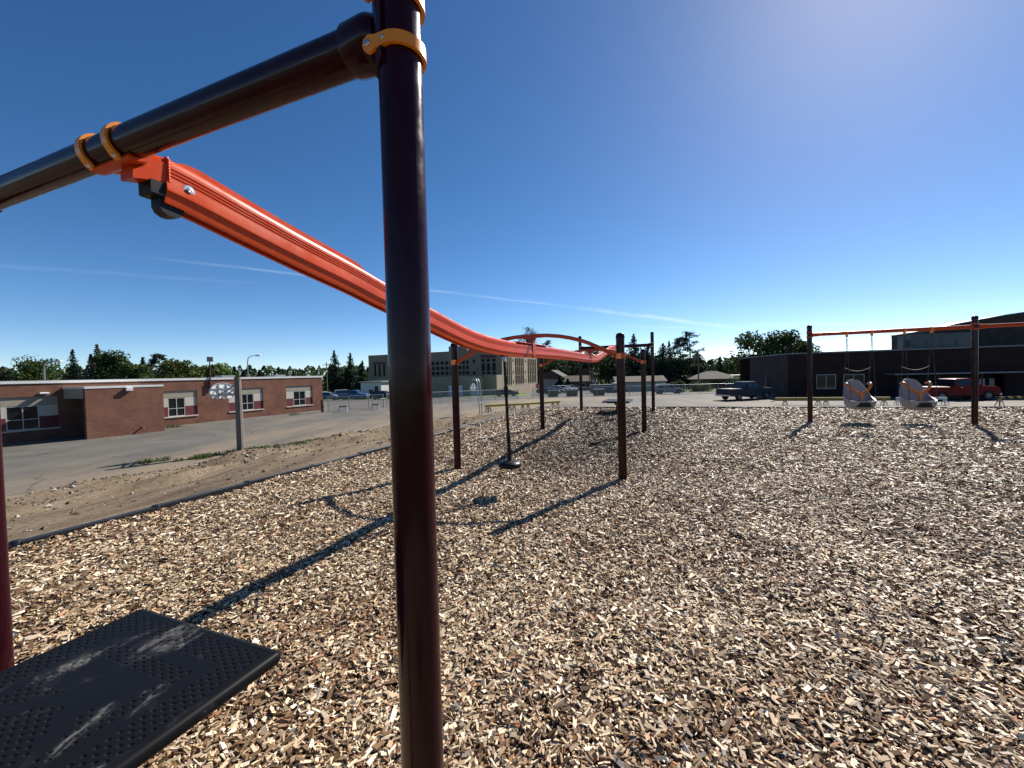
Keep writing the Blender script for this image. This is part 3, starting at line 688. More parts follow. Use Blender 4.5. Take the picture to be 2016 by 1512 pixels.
# ------------------------------------------------------------------ swing set
SWA = np.array([8.75, 11.96]); SWB = np.array([12.12, 10.66]); sv = SWB - SWA; SL = float(np.linalg.norm(sv)); SANG = math.atan2(sv[1], sv[0])
sw = thing('swing_set', 'swing set with maroon posts and an orange top rail', 'swing frame', (SWA[0], SWA[1], 0), SANG)
for k in range(3):
    o = post_mesh(2.86).build('post', POST, sw, smooth=35); o.location = (k * SL, 0, 0)
ZR = 2.575
MB().tube([(-0.02, 0.0, ZR), (2 * SL, 0, ZR)], 0.050, 24).build('top_rail', ARCH, sw, smooth=40)
for k in range(3):
    for dz in (-0.07, 0.07):
        fr = []
        for j in range(33):
            a = 2 * math.pi * j / 32; d = Vector((math.cos(a), math.sin(a), 0)); fr.append((Vector((k * SL, 0, ZR + dz)) + d * (PR + 0.0015), d, Vector((0, 0, 1))))
        MB().sweep([(0, -0.02), (0.012, -0.02), (0.012, 0.02), (0, 0.02)], fr).build('clamp', ARCH, sw, smooth=40)
    if k < 3: MB().tube([(k * SL + 0.07, 0, ZR), (k * SL + 0.22, 0, ZR)], [0.062, 0.056], 20).build('rail_socket', ARCH, sw, smooth=40)
SHELL = mat('grey_swing_shell', (0.27, 0.265, 0.265), 0.38, spec=0.5, var=0.08, scale=6)
YOKE = mat('orange_harness', (0.50, 0.14, 0.012), 0.32, spec=0.5)
def chain_path(mb, a, b, r=0.006, n=40):
    a, b = Vector(a), Vector(b); L = (b - a).length; k = max(4, int(L / 0.045)); d = (b - a) / k; u = d.normalized(); s_ = u.cross(Vector((1, 0.3, 0))).normalized(); w_ = u.cross(s_)
    for i in range(k):
        c = a + d * (i + 0.5); ax = s_ if i % 2 else w_; h = d.length * 0.62
        pts = [c - u * h + ax * 0.004, c - u * h * 0.5 + ax * 0.011, c + u * h * 0.5 + ax * 0.011, c + u * h + ax * 0.004, c + u * h - ax * 0.004, c + u * h * 0.5 - ax * 0.011, c - u * h * 0.5 - ax * 0.011, c - u * h - ax * 0.004]
        mb.tube(pts + [pts[0]], 0.0036, 5, caps=False)
def swing_seat(xc, label):
    """bucket facing local -Y, hung under the rail at x=xc"""
    wx, wy = sw.location.x + math.cos(SANG) * xc, sw.location.y + math.sin(SANG) * xc
    o = thing('bucket_swing', label, 'swing', (wx, wy, 0), SANG, 'harness bucket swings')
    z0 = 0.40; nA, nP = 48, 9; outer = []; inner = []
    def rim(a):                                        # a=0 back (+Y), pi front
        c = abs(a)
        pts = [(0, 0.83), (0.28, 0.815), (0.50, 0.75), (0.72, 0.64), (0.95, 0.54), (1.25, 0.41), (1.65, 0.30), (2.1, 0.262), (2.6, 0.25), (3.15, 0.25)]
        return float(np.interp(c, [p[0] for p in pts], [p[1] for p in pts]))
    for i in range(nA):
        a = -math.pi + 2 * math.pi * i / nA; ca, sa = math.cos(a), math.sin(a); e = 0.62
        px_ = 0.325 * math.copysign(abs(sa) ** e, sa); py_ = 0.33 * math.copysign(abs(ca) ** e, ca); rz = rim(a)
        for j in range(nP):
            t = j / (nP - 1); zz = rz * t ** 1.5; k = min(1.0, (t * rz / 0.21) ** 0.5) if rz > 0 else 1
            k2 = 1.0 - 0.16 * max(0, zz - 0.5) / 0.33 if abs(a) < 1.2 else 1.0
            lean_ = 0.20 * max(0, zz - 0.12) if abs(a) < 1.9 else 0.04 * zz
            outer.append(Vector((px_ * (0.55 + 0.45 * k) * k2, py_ * (0.55 + 0.45 * k) + lean_ - 0.02, z0 + zz)))
    cx = Vector((0, 0.0, z0 + 0.25))
    for v in outer:
        d = Vector((v.x, v.y - 0.05, 0)); L = max(d.length, 1e-4); inner.append(v - d / L * 0.024 + Vector((0, 0, 0.022 if v.z < z0 + 0.05 else 0)))
    n = len(outer); b = MB(); vs = outer + inner; fs = []
    for i in range(nA):
        i2 = (i + 1) % nA
        for j in range(nP - 1):
            fs.append((i * nP + j, i2 * nP + j, i2 * nP + j + 1, i * nP + j + 1)); fs.append((n + i * nP + j, n + i * nP + j + 1, n + i2 * nP + j + 1, n + i2 * nP + j))
        fs.append((i * nP + nP - 1, i2 * nP + nP - 1, n + i2 * nP + nP - 1, n + i * nP + nP - 1))
    fs.append(tuple(i * nP for i in range(nA))); fs.append(tuple(n + i * nP for i in reversed(range(nA))))
    b.add(vs, fs); b.build('shell', SHELL, o, smooth=50)
    # black plate on the front lip
    pl = MB(); pts = []
    for x in np.linspace(-0.21, 0.21, 9):
        s_ = abs(x) / 0.325; yy = -0.33 * (max(0.0, 1 - s_ ** (1 / 0.62)) ** 0.62) - 0.02
        pts.append((x, yy))
    vs = []; fs = []
    for x, yy in pts: vs += [(x, yy - 0.030, z0 + 0.085), (x, yy - 0.032, z0 + 0.205), (x, yy + 0.02, z0 + 0.205), (x, yy + 0.02, z0 + 0.085)]
    for i in range(8):
        for k in range(4): fs.append((i * 4 + k, i * 4 + (k + 1) % 4, i * 4 + 4 + (k + 1) % 4, i * 4 + 4 + k))
    fs += [(0, 1, 2, 3), (35, 34, 33, 32)]
    pl.add(vs, fs).build('front_plate', BLACK, o)
    # orange yoke: two hooked arms meeting above the crotch post
    def spline(cp, n=26):
        cp = [Vector(c) for c in cp]; res = []
        for i in range(len(cp) - 1):
            p0, p1, p2, p3 = cp[max(i - 1, 0)], cp[i], cp[i + 1], cp[min(i + 2, len(cp) - 1)]
            for k in range(6):
                t = k / 6; res.append(0.5 * ((2 * p1) + (p2 - p0) * t + (2 * p0 - 5 * p1 + 4 * p2 - p3) * t * t + (-p0 + 3 * p1 - 3 * p2 + p3) * t ** 3))
        return res + [cp[-1]]
    yk = MB()
    for sx in (-1, 1):
        pth = spline([(sx * 0.27, 0.24, z0 + 0.70), (sx * 0.275, 0.10, z0 + 0.735), (sx * 0.262, 0.0, z0 + 0.69), (sx * 0.20, -0.05, z0 + 0.58), (sx * 0.11, -0.08, z0 + 0.50), (0, -0.09, z0 + 0.44)])
        yk.tube(pth, [0.026 + 0.014 * i / len(pth) for i in range(len(pth))], 12)
    yk.tube([(0, -0.09, z0 + 0.50), (0, -0.10, z0 + 0.40), (0, -0.12, z0 + 0.27), (0, -0.13, z0 + 0.19)], [0.05, 0.046, 0.034, 0.026], 12)
    yk.build('harness_yoke', YOKE, o, smooth=50)
    # hangers and chains
    for sx in (-1, 1):
        hx = sx * 0.285
        h = MB(); h.box((hx, 0, ZR - 0.055), (0.045, 0.05, 0.12)); h.tube([(hx - .03, 0, ZR), (hx + .03, 0, ZR)], 0.054, 20); h.build('hanger', CLAMP, o)
        c = MB(); chain_path(c, (hx, 0.0, ZR - 0.11), (hx, 0.20, z0 + 0.70)); chain_path(c, (hx, 0.0, ZR - 0.11), (hx, -0.25, z0 + 0.26)); c.build('chain', mat('dark_chain', (.05, .05, .05), .45, metal=.7), o)
    tp = []
    for k in range(13):
        t = k / 12; tp.append((-0.30 + 0.60 * t, 0.12, z0 + 1.18 - 0.10 * math.sin(math.pi * t)))
    MB().tube(tp, 0.008, 8).build('strap', mat('pale_strap', (0.35, 0.33, 0.30), 0.7), o)
# hanger spacing follows the rail
swing_seat(1.175, 'grey bucket swing with orange harness, hung next to the end post')
swing_seat(2.46, 'grey bucket swing with orange harness, hung next to the middle post')

# ------------------------------------------------------------------ buildings
def wall_boxes(mb, x0, x1, z0, z1, y0, y1, holes):
    xs = sorted({x0, x1, *[h[0] for h in holes], *[h[1] for h in holes]}); xs = [x for x in xs if x0 <= x <= x1]
    for a, b in zip(xs[:-1], xs[1:]):
        hs = sorted([(h[2], h[3]) for h in holes if h[0] <= a + 1e-6 and h[1] >= b - 1e-6]); z = z0
        for h0, h1 in hs:
            if h0 > z: mb.bx(a, b, y0, y1, z, h0)
            z = max(z, h1)
        if z < z1: mb.bx(a, b, y0, y1, z, z1)
    return mb
def window(parent, x0, x1, z0, z1, y, nx=2, nz=2, fr=MULL, gl=GLASS, t=0.05, split=None):
    f = MB(); cols = [x0 + (x1 - x0) * i / nx for i in range(nx + 1)]; rows = split or [z0 + (z1 - z0) * i / nz for i in range(nz + 1)]
    for i, c in enumerate(cols):
        w = t if i in (0, nx) else t * 0.9; a = c if i == 0 else (c - w if i == nx else c - w / 2); f.bx(a, a + w, y - 0.03, y + 0.03, z0, z1)
    for i, c in enumerate(rows):
        w = t if i in (0, len(rows) - 1) else t * 0.9; a = c if i == 0 else (c - w if i == len(rows) - 1 else c - w / 2)
        for k in range(nx):
            f.bx(cols[k] + (t if k == 0 else t * .45), cols[k + 1] - (t if k == nx - 1 else t * .45), y - 0.026, y + 0.026, a, a + w)
    o = f.build('window', fr, parent)
    for i in range(nx):
        for j in range(len(rows) - 1):
            MB().bx(cols[i] + t * .4, cols[i + 1] - t * .4, y + 0.006, y + 0.014, rows[j] + t * .4, rows[j + 1] - t * .4).build('pane', gl, o)
    return o
BRICK = mat_brick('red_brown_brick', (0.190, 0.066, 0.037), (0.125, 0.045, 0.028), (0.165, 0.125, 0.095))
BEIGE = mat('beige_panel', (0.27, 0.24, 0.185), 0.6, var=0.05, scale=2)
CREAM = mat('cream_panel', (0.45, 0.42, 0.35), 0.6, var=0.04, scale=2)
MAROON = mat('maroon_panel', (0.115, 0.017, 0.021), 0.5, var=0.05, scale=2)
ROOF = mat('roof_gravel', (0.20, 0.19, 0.18), 0.9, var=0.2, scale=1.5)
# --- brick school wing, local x along its wall, y into the building
sch = thing('brick_school_wing', 'long flat roofed red brick wing with beige, cream and maroon window panels', 'building', (-20.67, 44.35, YARD), R(64.0))
HB = 3.71; units = [(-4.21, -1.24, -3.40, -2.02), (-9.60, -6.55, -8.57, -7.40), (-15.1, -12.05, -14.05, -12.88), (-22.9, -20.0, -22.2, -20.82)]
ZS, ZT, ZW, ZM = 0.70, 2.74, 2.19, 1.48
mb = MB(); wall_boxes(mb, -34, 0, -0.3, HB - 0.16, 0.0, 0.30, [(a, b, ZS, ZT) for a, b, _, _ in units]); mb.bx(-34, 0, 13.7, 14, -0.3, HB - .16); mb.bx(-0.30, 0, 0.30, 13.7, -0.3, HB - .16); mb.bx(-34, -33.7, 0.30, 13.7, -0.3, HB - .16)
mb.build('wall', BRICK, sch)
MB().bx(-34.05, 0.05, -0.05, 14.05, HB - 0.16, HB).build('roof_fascia', WHITEP, sch)
MB().bx(-33.9, -0.1, 0.1, 13.9, HB + 0.002, HB + 0.03).build('roof', ROOF, sch)
for a, b, c, d in units:
    MB().bx(a, b, 0.07, 0.13, ZW, ZT - 0.002).build('beige_panel', BEIGE, sch)
    MB().bx(a - 0.03, b + 0.03, -0.06, 0.16, ZS - 0.075, ZS + 0.012).build('sill', CREAM, sch)
    for p, q in ((a, c), (d, b)):
        MB().bx(p, q, 0.072, 0.13, ZM, ZW - 0.012).build('cream_panel', CREAM, sch); MB().bx(p, q, 0.072, 0.13, ZS + 0.014, ZM - 0.008).build('maroon_panel', MAROON, sch)
    window(sch, c + .01, d - .01, ZS + 0.014, ZW - 0.01, 0.11, split=[ZS + 0.014, 1.34, ZW - 0.01])
    MB().bx(a, b, 0.28, 0.32, ZS, ZT).build('backing', DARK, sch)
# entrance vestibule
VX0, VX1, VY, VH = -19.75, -15.75, -3.26, 3.27
mb = MB(); mb.bx(VX0, VX1, VY, VY + 0.32, -0.3, VH - 0.13); mb.bx(VX1 - 0.32, VX1, VY + 0.32, -0.01, -0.3, VH - 0.13); mb.bx(VX0 + 2.6, VX0 + 2.9, VY + 0.32, -0.01, -0.3, VH - 0.13)
mb.build('vestibule_wall', BRICK, sch)
MB().bx(VX0 + 0.02, VX0 + 0.12, VY + 0.325, -0.01, 2.52, VH - 0.135).build('vestibule_fascia', BEIGE, sch)
MB().bx(VX0 + 0.13, VX1 - 0.33, VY + 0.33, -0.01, 2.56, 2.60).build('soffit', BEIGE, sch)
vr = MB().bx(VX0 - 0.025, VX1 + 0.025, VY - 0.025, -0.004, VH - 0.13, VH).build('vestibule_roof', WHITEP, sch)
dm = mat('dark_door', (0.045, 0.012, 0.012), 0.5)
for k in range(2):
    d_ = MB().bx(VX0 + 2.5, VX0 + 2.59, VY + 0.55 + k * 1.15, VY + 1.66 + k * 1.15, 0.0, 2.2).build('door', dm, sch); MB().bx(VX0 + 2.46, VX0 + 2.5, VY + 1.5 - k * .0 + k * .3, VY + 1.56 + k * .3, 0.95, 1.15).build('handle', STEEL, d_)
MB().bbox_bev((VX0 + 2.1, VY - 0.10, 3.03), (0.34, 0.18, 0.26), 0.03).build('wall_light', WHITEP, sch)
MB().tube([(VX0 + 2.7, VY + 0.02, 0.42), (VX0 + 2.7, VY - 0.22, 0.40), (VX0 + 2.7, VY - 0.25, 0.28)], 0.05, 10).build('drain_spout', mat('rusty_pipe', (0.12, 0.05, 0.03), 0.7), sch)
MB().bbox_bev((-20.63, -0.14, 2.92), (0.42, 0.26, 0.12), 0.03).build('wall_light', WHITEP, sch)
fl = MB(); fl.tube([(-11.05, -0.10, 2.70), (-11.05, -0.10, 5.05)], 0.045, 10); fl.bx(-11.12, -10.98, -0.17, -0.004, 2.65, 3.45); flo = fl.build('floodlight_mast', mat('rust_brown_steel', (0.06, 0.022, 0.016), 0.6), sch)
MB().box((-11.05, -0.16, 5.27), (0.36, 0.24, 0.40)).build('floodlight_head', mat('dark_lamp', (0.03, 0.03, 0.032), 0.4), flo)
for x in (-2.6, -7.9): MB().bx(x, x + 1.2, 4, 5.2, HB + .03, HB + .25).build('roof_hatch', GALV, sch)

# --- dark brick gym block on the right
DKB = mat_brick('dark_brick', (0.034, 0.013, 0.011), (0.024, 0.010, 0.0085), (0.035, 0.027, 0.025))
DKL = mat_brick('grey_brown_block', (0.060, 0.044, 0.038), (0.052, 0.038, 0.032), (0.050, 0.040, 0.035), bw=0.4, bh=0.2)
gz = -1.8; gym = thing('dark_gym_building', 'low dark brick gym block with canopy and rooftop unit in its own shade', 'building', (30.54, 45.0, -1.7), R(-20.0)); gym.scale = (0.915, 0.915, 0.957)
top = 3.15 - gz
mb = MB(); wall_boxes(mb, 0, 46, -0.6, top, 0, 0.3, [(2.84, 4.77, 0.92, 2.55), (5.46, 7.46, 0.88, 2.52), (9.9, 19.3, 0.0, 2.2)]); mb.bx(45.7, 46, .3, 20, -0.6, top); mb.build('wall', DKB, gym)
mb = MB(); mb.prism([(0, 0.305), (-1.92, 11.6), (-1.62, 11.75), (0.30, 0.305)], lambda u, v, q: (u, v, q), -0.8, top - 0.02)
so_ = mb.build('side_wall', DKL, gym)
MB().prism([(-0.06, -0.05), (46.05, -0.05), (46.05, 20), (-1.98, 20), (-1.98, 11.6)], lambda u, v, q: (u, v, q), top, top + 0.14).build('roof', mat('pale_roof_edge', (0.17, 0.175, 0.175), 0.5), gym)
MB().bx(-1.9, 46, 19.7, 20, -0.8, top).build('rear_wall', DKB, gym)
for a, b, z0, z1 in ((2.84, 4.77, 0.92, 2.55), (5.46, 7.46, 0.88, 2.52)):
    window(gym, a + .002, b - .002, z0 + .002, z1 - .002, 0.06, 2, 1, t=0.06); MB().bx(a, b, .26, .31, z0, z1).build('backing', DARK, gym)
cp = MB().bx(9.3, 20.0, -2.2, -0.004, 2.38, 2.50).build('canopy', mat('canopy_metal', (0.20, 0.20, 0.195), 0.45), gym)
for x in (9.6, 13.0, 16.4, 19.7): MB().tube([(x, -2.05, -0.3), (x, -2.05, 2.385)], 0.06, 10).build('canopy_column', dm, gym)
MB().bx(9.9, 19.3, 1.4, 1.5, 0, 2.2).build('recess', DARK, gym)
for x in (18.1, 18.9): MB().bx(x, x + 0.42, 1.36, 1.395, 1.05, 1.75).build('notice', WHITEP, gym)
hv = MB().bx(13.9, 19.5, 5.0, 8.0, top + 0.142, 5.04 - gz).build('rooftop_unit', mat('rooftop_unit_paint', (0.060, 0.070, 0.066), 0.5, var=.08, scale=1), gym)
for k in range(4): MB().bx(14.2 + k * 1.3, 15.2 + k * 1.3, 4.955, 4.995, top + 0.4, top + 1.2).build('access_panel', mat('unit_panel', (0.075, 0.085, 0.082), 0.5), hv)
MB().bx(13.45, 13.895, 5.6, 6.6, top + 0.5, top + 1.3).build('intake_hood', mat('unit_panel', (0.075, 0.085, 0.082), 0.5), hv)
ar = [(18.2, 5.69 - gz), (20.2, 6.2 - gz), (22.3, 6.55 - gz), (24.5, 6.9 - gz), (27.5, 7.25 - gz), (31, 7.4 - gz), (35, 7.25 - gz), (45, 6.6 - gz)]
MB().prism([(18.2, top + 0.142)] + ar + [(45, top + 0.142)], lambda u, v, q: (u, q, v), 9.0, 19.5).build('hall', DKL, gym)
rf = MB()
for (a, za), (b, zb) in zip(ar[:-1], ar[1:]): rf.add([(a, 8.8, za + .004), (b, 8.8, zb + .004), (b, 19.7, zb + .004), (a, 19.7, za + .004), (a, 8.8, za + .16), (b, 8.8, zb + .16), (b, 19.7, zb + .16), (a, 19.7, za + .16)], [(3, 2, 1, 0), (4, 5, 6, 7), (0, 1, 5, 4), (1, 2, 6, 5), (2, 3, 7, 6), (3, 0, 4, 7)])
rf.build('hall_roof', mat('green_grey_roof', (0.05, 0.06, 0.06), 0.45), gym)
MB().bx(-1.35, -1.0, 6.6, 7.6, 0.0, 2.15)
d_ = MB(); d_.prism([(-0.94, 5.55), (-1.10, 6.5), (-1.17, 6.49), (-1.01, 5.54)], lambda u, v, q: (u, v, q), -0.05, 2.15); d_.build('door', dm, gym)
MB().tube([(-0.3, -0.08, top - .9), (-0.3, -0.08, top + 0.9)], 0.035, 8).build('roof_mast', PLASTD, gym)
MB().box((-0.3, -0.2, top + 0.9), (0.3, 0.4, 0.22)).build('mast_lamp', PLASTD, gym)

# --- tan three storey school, local x along its shaded front (to the left is +x), y into the building
tz0 = -2.9
tan = thing('tan_school_building', 'three storey tan concrete school with narrow slit windows and low garage front', 'building', (-2.1, 90.7, tz0), R(21.5 + 0))
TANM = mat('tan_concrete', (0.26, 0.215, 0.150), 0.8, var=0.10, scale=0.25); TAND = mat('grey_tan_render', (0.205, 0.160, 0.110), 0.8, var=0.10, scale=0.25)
# local axes: x' = right face direction rotated; use explicit helper: u along front (leftwards), v along right face
ca_, sa_ = math.cos(R(21.5)), math.sin(R(21.5))
def tf(u, v, z):                                   # front-left coordinate u, depth coordinate v -> local
    return (-u, v, z)
tan.rotation_euler = (0, 0, R(-21.5))
TT = 7.25 - tz0
def tbx(u0, u1, v0, v1, z0, z1): return MB().bx(-u1, -u0, v0, v1, z0, z1)
wins = [(1.55, 2.45), (2.9, 3.8), (4.2, 5.05)]
holes = []
for a, b in wins: holes += [(-b, -a, 4.55 - tz0, 5.3 - tz0), (-b, -a, 2.55 - tz0, 4.30 - tz0), (-b, -a, 1.78 - tz0, 2.4 - tz0)]
for zz in ((4.5, 5.2), (1.8, 2.45)): holes.append((-7.3, -6.6, zz[0] - tz0, zz[1] - tz0))
grid = []
for k in range(3): grid.append((8.3 + k * 1.0, 9.0 + k * 1.0))
for k in range(8): grid.append((12.4 + k * 1.25, 13.3 + k * 1.25))
for a, b in grid:
    for z0, z1 in ((1.9, 2.7), (3.1, 3.9), (4.3, 5.1)): holes.append((-b, -a, z0 - tz0, z1 - tz0))
for a, b in ((31.9, 32.5), (33.3, 33.9), (34.7, 35.3)): holes.append((-b, -a, 2.0 - tz0, 5.0 - tz0))
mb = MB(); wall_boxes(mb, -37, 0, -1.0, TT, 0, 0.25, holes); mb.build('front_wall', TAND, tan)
for h in holes: MB().bx(h[0] + .01, h[1] - .01, 0.10, 0.13, h[2] + .01, h[3] - .01).build('window', FGLASS, tan)
MB().bx(-5.2, -1.4, -0.05, -0.003, 5.45 - tz0, 6.2 - tz0).build('header_panel', dm, tan); MB().bx(-35.6, -31.6, -0.05, -0.003, 5.05 - tz0, 5.6 - tz0).build('header_panel', dm, tan)
# right face: fins and slit windows (local x = 0 plane facing +x)
slit = [2.6, 3.7, 4.8, 6.4, 8.0, 9.3, 10.6, 11.9, 13.2, 15.2, 17.2, 18.7, 20.2, 21.7, 23.2]
rw = MB(); vs_ = sorted([0.25] + [e for s_ in slit for e in (s_, s_ + 0.62)] + [25.3])
cut = []
for s_ in slit:
    sq = s_ in (6.4, 15.2)
    cut.append((s_, s_ + 0.62, [(-0.6, 0.35), (1.75, 2.5), (4.6, 5.3)] if sq else [(-0.6, 1.25), (1.55, 3.35), (3.65, 5.5)]))
v = 0.25
for a, b, zs in cut:
    rw.bx(-0.25, 0, v, a, -1.0, TT); z = -1.0
    for z0, z1 in zs: rw.bx(-0.25, 0, a, b, z, z0 - tz0); z = z1 - tz0
    rw.bx(-0.25, 0, a, b, z, TT); v = b
rw.bx(-0.25, 0, v, 25.3, -1.0, TT); rw.build('side_wall', TANM, tan)
for a, b, zs in cut:
    for z0, z1 in zs: MB().bx(-0.16, -0.13, a + .01, b - .01, z0 - tz0 + .01, z1 - tz0 - .01).build('window', FGLASS, tan)
for s_ in slit:
    if s_ in (6.4, 15.2): continue
    MB().bx(0.002, 0.16, s_ + 0.66, s_ + 0.92, -0.7 - tz0, 5.7 - tz0).build('fin', TANM, tan)
MB().bx(-37, 0.0, 25.05, 25.3, -1, TT - .002).build('rear_wall', TAND, tan); MB().bx(-37, -36.75, 0.25, 25, -1, TT - .002).build('end_wall', TAND, tan)
MB().bx(-37.1, 0.1, -0.1, 25.4, TT, TT + 0.12).build('roof', ROOF, tan)
MB().bx(-15.2, -10.2, 3, 9, TT + .12, TT + 1.5).build('penthouse', TAND, tan); MB().bx(-10.1, -5, 5, 11, TT + .12, TT + 1.6).build('penthouse', TANM, tan)
mb = MB(); wall_boxes(mb, -30.5, -2.9, -1.0, 1.45 - tz0, -5.0, -4.8, [(-10.9, -7.4, -.2, 2.4), (-5.4, -3.6, -.2, 2.4), (-18.0, -17.2, .7, 3.4), (-16.7, -15.9, .7, 3.4)]); mb.bx(-3.1, -2.9, -4.8, -0.06, -1, 1.45 - tz0); mb.bx(-30.5, -2.9, -4.8, -.06, 1.2 - tz0, 1.449 - tz0)
mb.build('garage_front', TANM, tan)
for a, b in ((-10.9, -7.4), (-5.4, -3.6)): MB().bx(a + .01, b - .01, -4.95, -4.85, -.2, 2.39).build('garage_door', WHITEP, tan)
for a, b in ((-18.0, -17.2), (-16.7, -15.9)):
    for z0, z1 in ((.72, 2.0), (2.1, 3.38)): MB().bx(a + .02, b - .02, -4.93, -4.88, z0, z1).build('window', FGLASS, tan)
MB().bx(-2.88, -0.0, -3.2, -0.06, -1, 1.6 - tz0).build('stair_block', TANM, tan)

# --- small white house left of it, houses beyond, garage and ranch house
SHING = mat('grey_shingles', (0.050, 0.045, 0.041), 0.9, var=0.2, scale=3); SHB = mat('brown_shingles', (0.075, 0.054, 0.040), 0.9, var=0.2, scale=3)
def house(name, label, loc, rz, w, d, h, roof_h, wallc, roofm, hip=False, eave=0.35, wins=((-.3, .25), (.3, .25)), door=True, garage=0):
    loc = (loc[0], loc[1], float(far_z(loc[1])) - 0.1); o = thing(name, label, 'house', loc, rz)
    MB().bx(-w / 2, w / 2, -d / 2, d / 2, -.6, h).build('wall', wallc, o)
    r = MB(); ew, ed = w / 2 + eave, d / 2 + eave
    if roof_h <= 0.3: r.bx(-ew, ew, -ed, ed, h + .002, h + .25)
    else:
        k = min(ed, ew * .8) if hip else -0.0
        top_ = [(-ew + k, 0, h + roof_h), (ew - k, 0, h + roof_h)]
        r.add([(-ew, -ed, h), (ew, -ed, h), (ew, ed, h), (-ew, ed, h)] + top_ + [(-ew, -ed, h - .14), (ew, -ed, h - .14), (ew, ed, h - .14), (-ew, ed, h - .14)],
              [(0, 1, 5, 4), (2, 3, 4, 5), (1, 2, 5), (3, 0, 4), (6, 7, 1, 0), (7, 8, 2, 1), (8, 9, 3, 2), (9, 6, 0, 3), (9, 8, 7, 6)])
    rr = r.build('roof', roofm, o)
    for fx, fz in wins:
        f = MB().bx(fx * w - .6, fx * w + .6, -d / 2 - .05, -d / 2 - .002, h * .38, h * .82).build('window', WHITEP, o); MB().bx(fx * w - .5, fx * w + .5, -d / 2 - .07, -d / 2 - .052, h * .42, h * .78).build('pane', GLASS, f)
    if door: MB().bx(-.5, .5, -d / 2 - .05, -d / 2 - .003, -.3, 2.05).build('door', dm, o)
    for k in range(garage): MB().bx(-w * .3 + k * 3.2, -w * .3 + k * 3.2 + 2.7, -d / 2 - .06, -d / 2 - .004, -.2, 2.1).build('garage_door', WHITEP, o)
    return o
WHS = mat('white_siding', (0.5, 0.5, 0.47), 0.7, var=.05, scale=1); BLUS = mat('blue_grey_siding', (0.20, 0.24, 0.28), 0.7); BRNS = mat('brown_siding', (0.10, 0.07, 0.055), 0.8, var=.1, scale=1); PALES = mat('pale_green_siding', (0.30, 0.33, 0.31), 0.7, var=.05, scale=1)
house('flat_roof_annex', 'small white flat roofed annex beside the tan school', (-29.6, 90, 0), R(-18), 5.2, 5, 3.6, 0.25, WHS, ROOF, wins=((.28, .2),))
house('gable_house', 'blue grey gabled house behind the row of parked cars', (13.5, 128, 0), R(70), 8, 8, 3.9, 2.6, BLUS, SHING, wins=((-.25, 0), (.25, 0)))
house('low_house', 'low brown roofed house between the gabled house and the street trees', (19.2, 124, 0), R(-10), 8.5, 7, 2.8, 1.7, BRNS, SHB)
house('tall_house', 'narrow tan house with a steep roof past the parked cars', (24.3, 131, 0), R(60), 5, 6, 5.0, 1.8, mat('tan_siding', (0.30, 0.24, 0.18), .8), SHB)
house('white_garage', 'white garage with brown roof behind the grey container', (28.0, 90.5, 0), R(-6), 10.2, 6.5, 2.3, 1.15, PALES, SHB, wins=(), door=False, garage=0)
house('ranch_house', 'brown ranch house with a low hipped roof beside the hedge', (52.0, 106, 0), R(-18), 11, 9, 2.5, 1.9, BRNS, SHING, hip=True, eave=.6)
house('long_low_house', 'long low flat house standing behind the ranch house', (60, 121, 0), R(-14), 22, 8, 3.2, .28, BRNS, mat('pale_flat_roof', (.5, .5, .5), .6), wins=())
# ------------------------------------------------------------------ yard furniture
WOOD = mat('weathered_pole_wood', (0.145, 0.12, 0.092), 0.85, var=0.3, scale=5, stretch=(6, 6, 0.6), bump=0.3, bscale=30)
FRAMEG = mat('grey_board_frame', (0.27, 0.28, 0.30), 0.5); RIMO = mat('orange_rim', (0.55, 0.09, 0.02), 0.5)
BALLW = mat('white_backboard', (0.72, 0.72, 0.70), 0.5, var=.06, scale=3)
def fan_board(parent, c, sc=1.0):
    """fan shaped board in the local yz plane, facing -x"""
    poly = [(-0.62, -0.22), (-0.50, -0.36), (-0.25, -0.40), (0.25, -0.40), (0.50, -0.36), (0.62, -0.22), (0.66, 0.0)] + [(0.66 * math.cos(a), 0.44 * math.sin(a)) for a in [R(k) for k in range(15, 180, 15)]] + [(-0.66, 0.0)]
    b = MB().prism([(u * sc, v * sc) for u, v in poly], lambda u, v, q: (c[0] + q, c[1] + u, c[2] + v), -0.012, 0.012).build('backboard', BALLW, parent)
    fr = MB()
    P3 = [Vector((c[0] + 0.03, c[1] + u * sc * .97, c[2] + v * sc * .97)) for u, v in poly]; fr.tube(P3 + [P3[0]], 0.016 * sc, 8, caps=False)
    for zz in (-0.16, 0.14): fr.bx(c[0] + .014, c[0] + .05, c[1] - 0.6 * sc, c[1] + 0.6 * sc, c[2] + zz * sc - .022, c[2] + zz * sc + .022)
    for yy in (-0.2, 0.2): fr.bx(c[0] + .015, c[0] + .053, c[1] + yy * sc - .025, c[1] + yy * sc + .025, c[2] - .38 * sc, c[2] + .34 * sc)
    fr.build('board_frame', FRAMEG, b)
    r = MB(); cc = Vector((c[0] - 0.36 * sc, c[1], c[2] - 0.34 * sc)); r.tube([cc + Vector((0.23 * sc * math.cos(a), 0.23 * sc * math.sin(a), 0)) for a in [2 * math.pi * k / 20 for k in range(21)]], 0.012, 6, caps=False)
    r.bx(c[0] - .14 * sc, c[0] - .013, c[1] - .09, c[1] + .09, c[2] - 0.42 * sc, c[2] - 0.28 * sc); r.build('rim', RIMO, b)
    return b
bk = thing('basketball_hoop', 'white fan shaped backboard on a weathered wooden pole beside the dirt bank', 'basketball hoop', (-12.93, 19.22, YARD), R(-21.5))
MB().tube([(0, 0, -.4), (0.01, 0, 1.8), (-0.02, 0.01, 3.56)], [0.155, 0.150, 0.138], 20).build('pole', WOOD, bk, smooth=40)
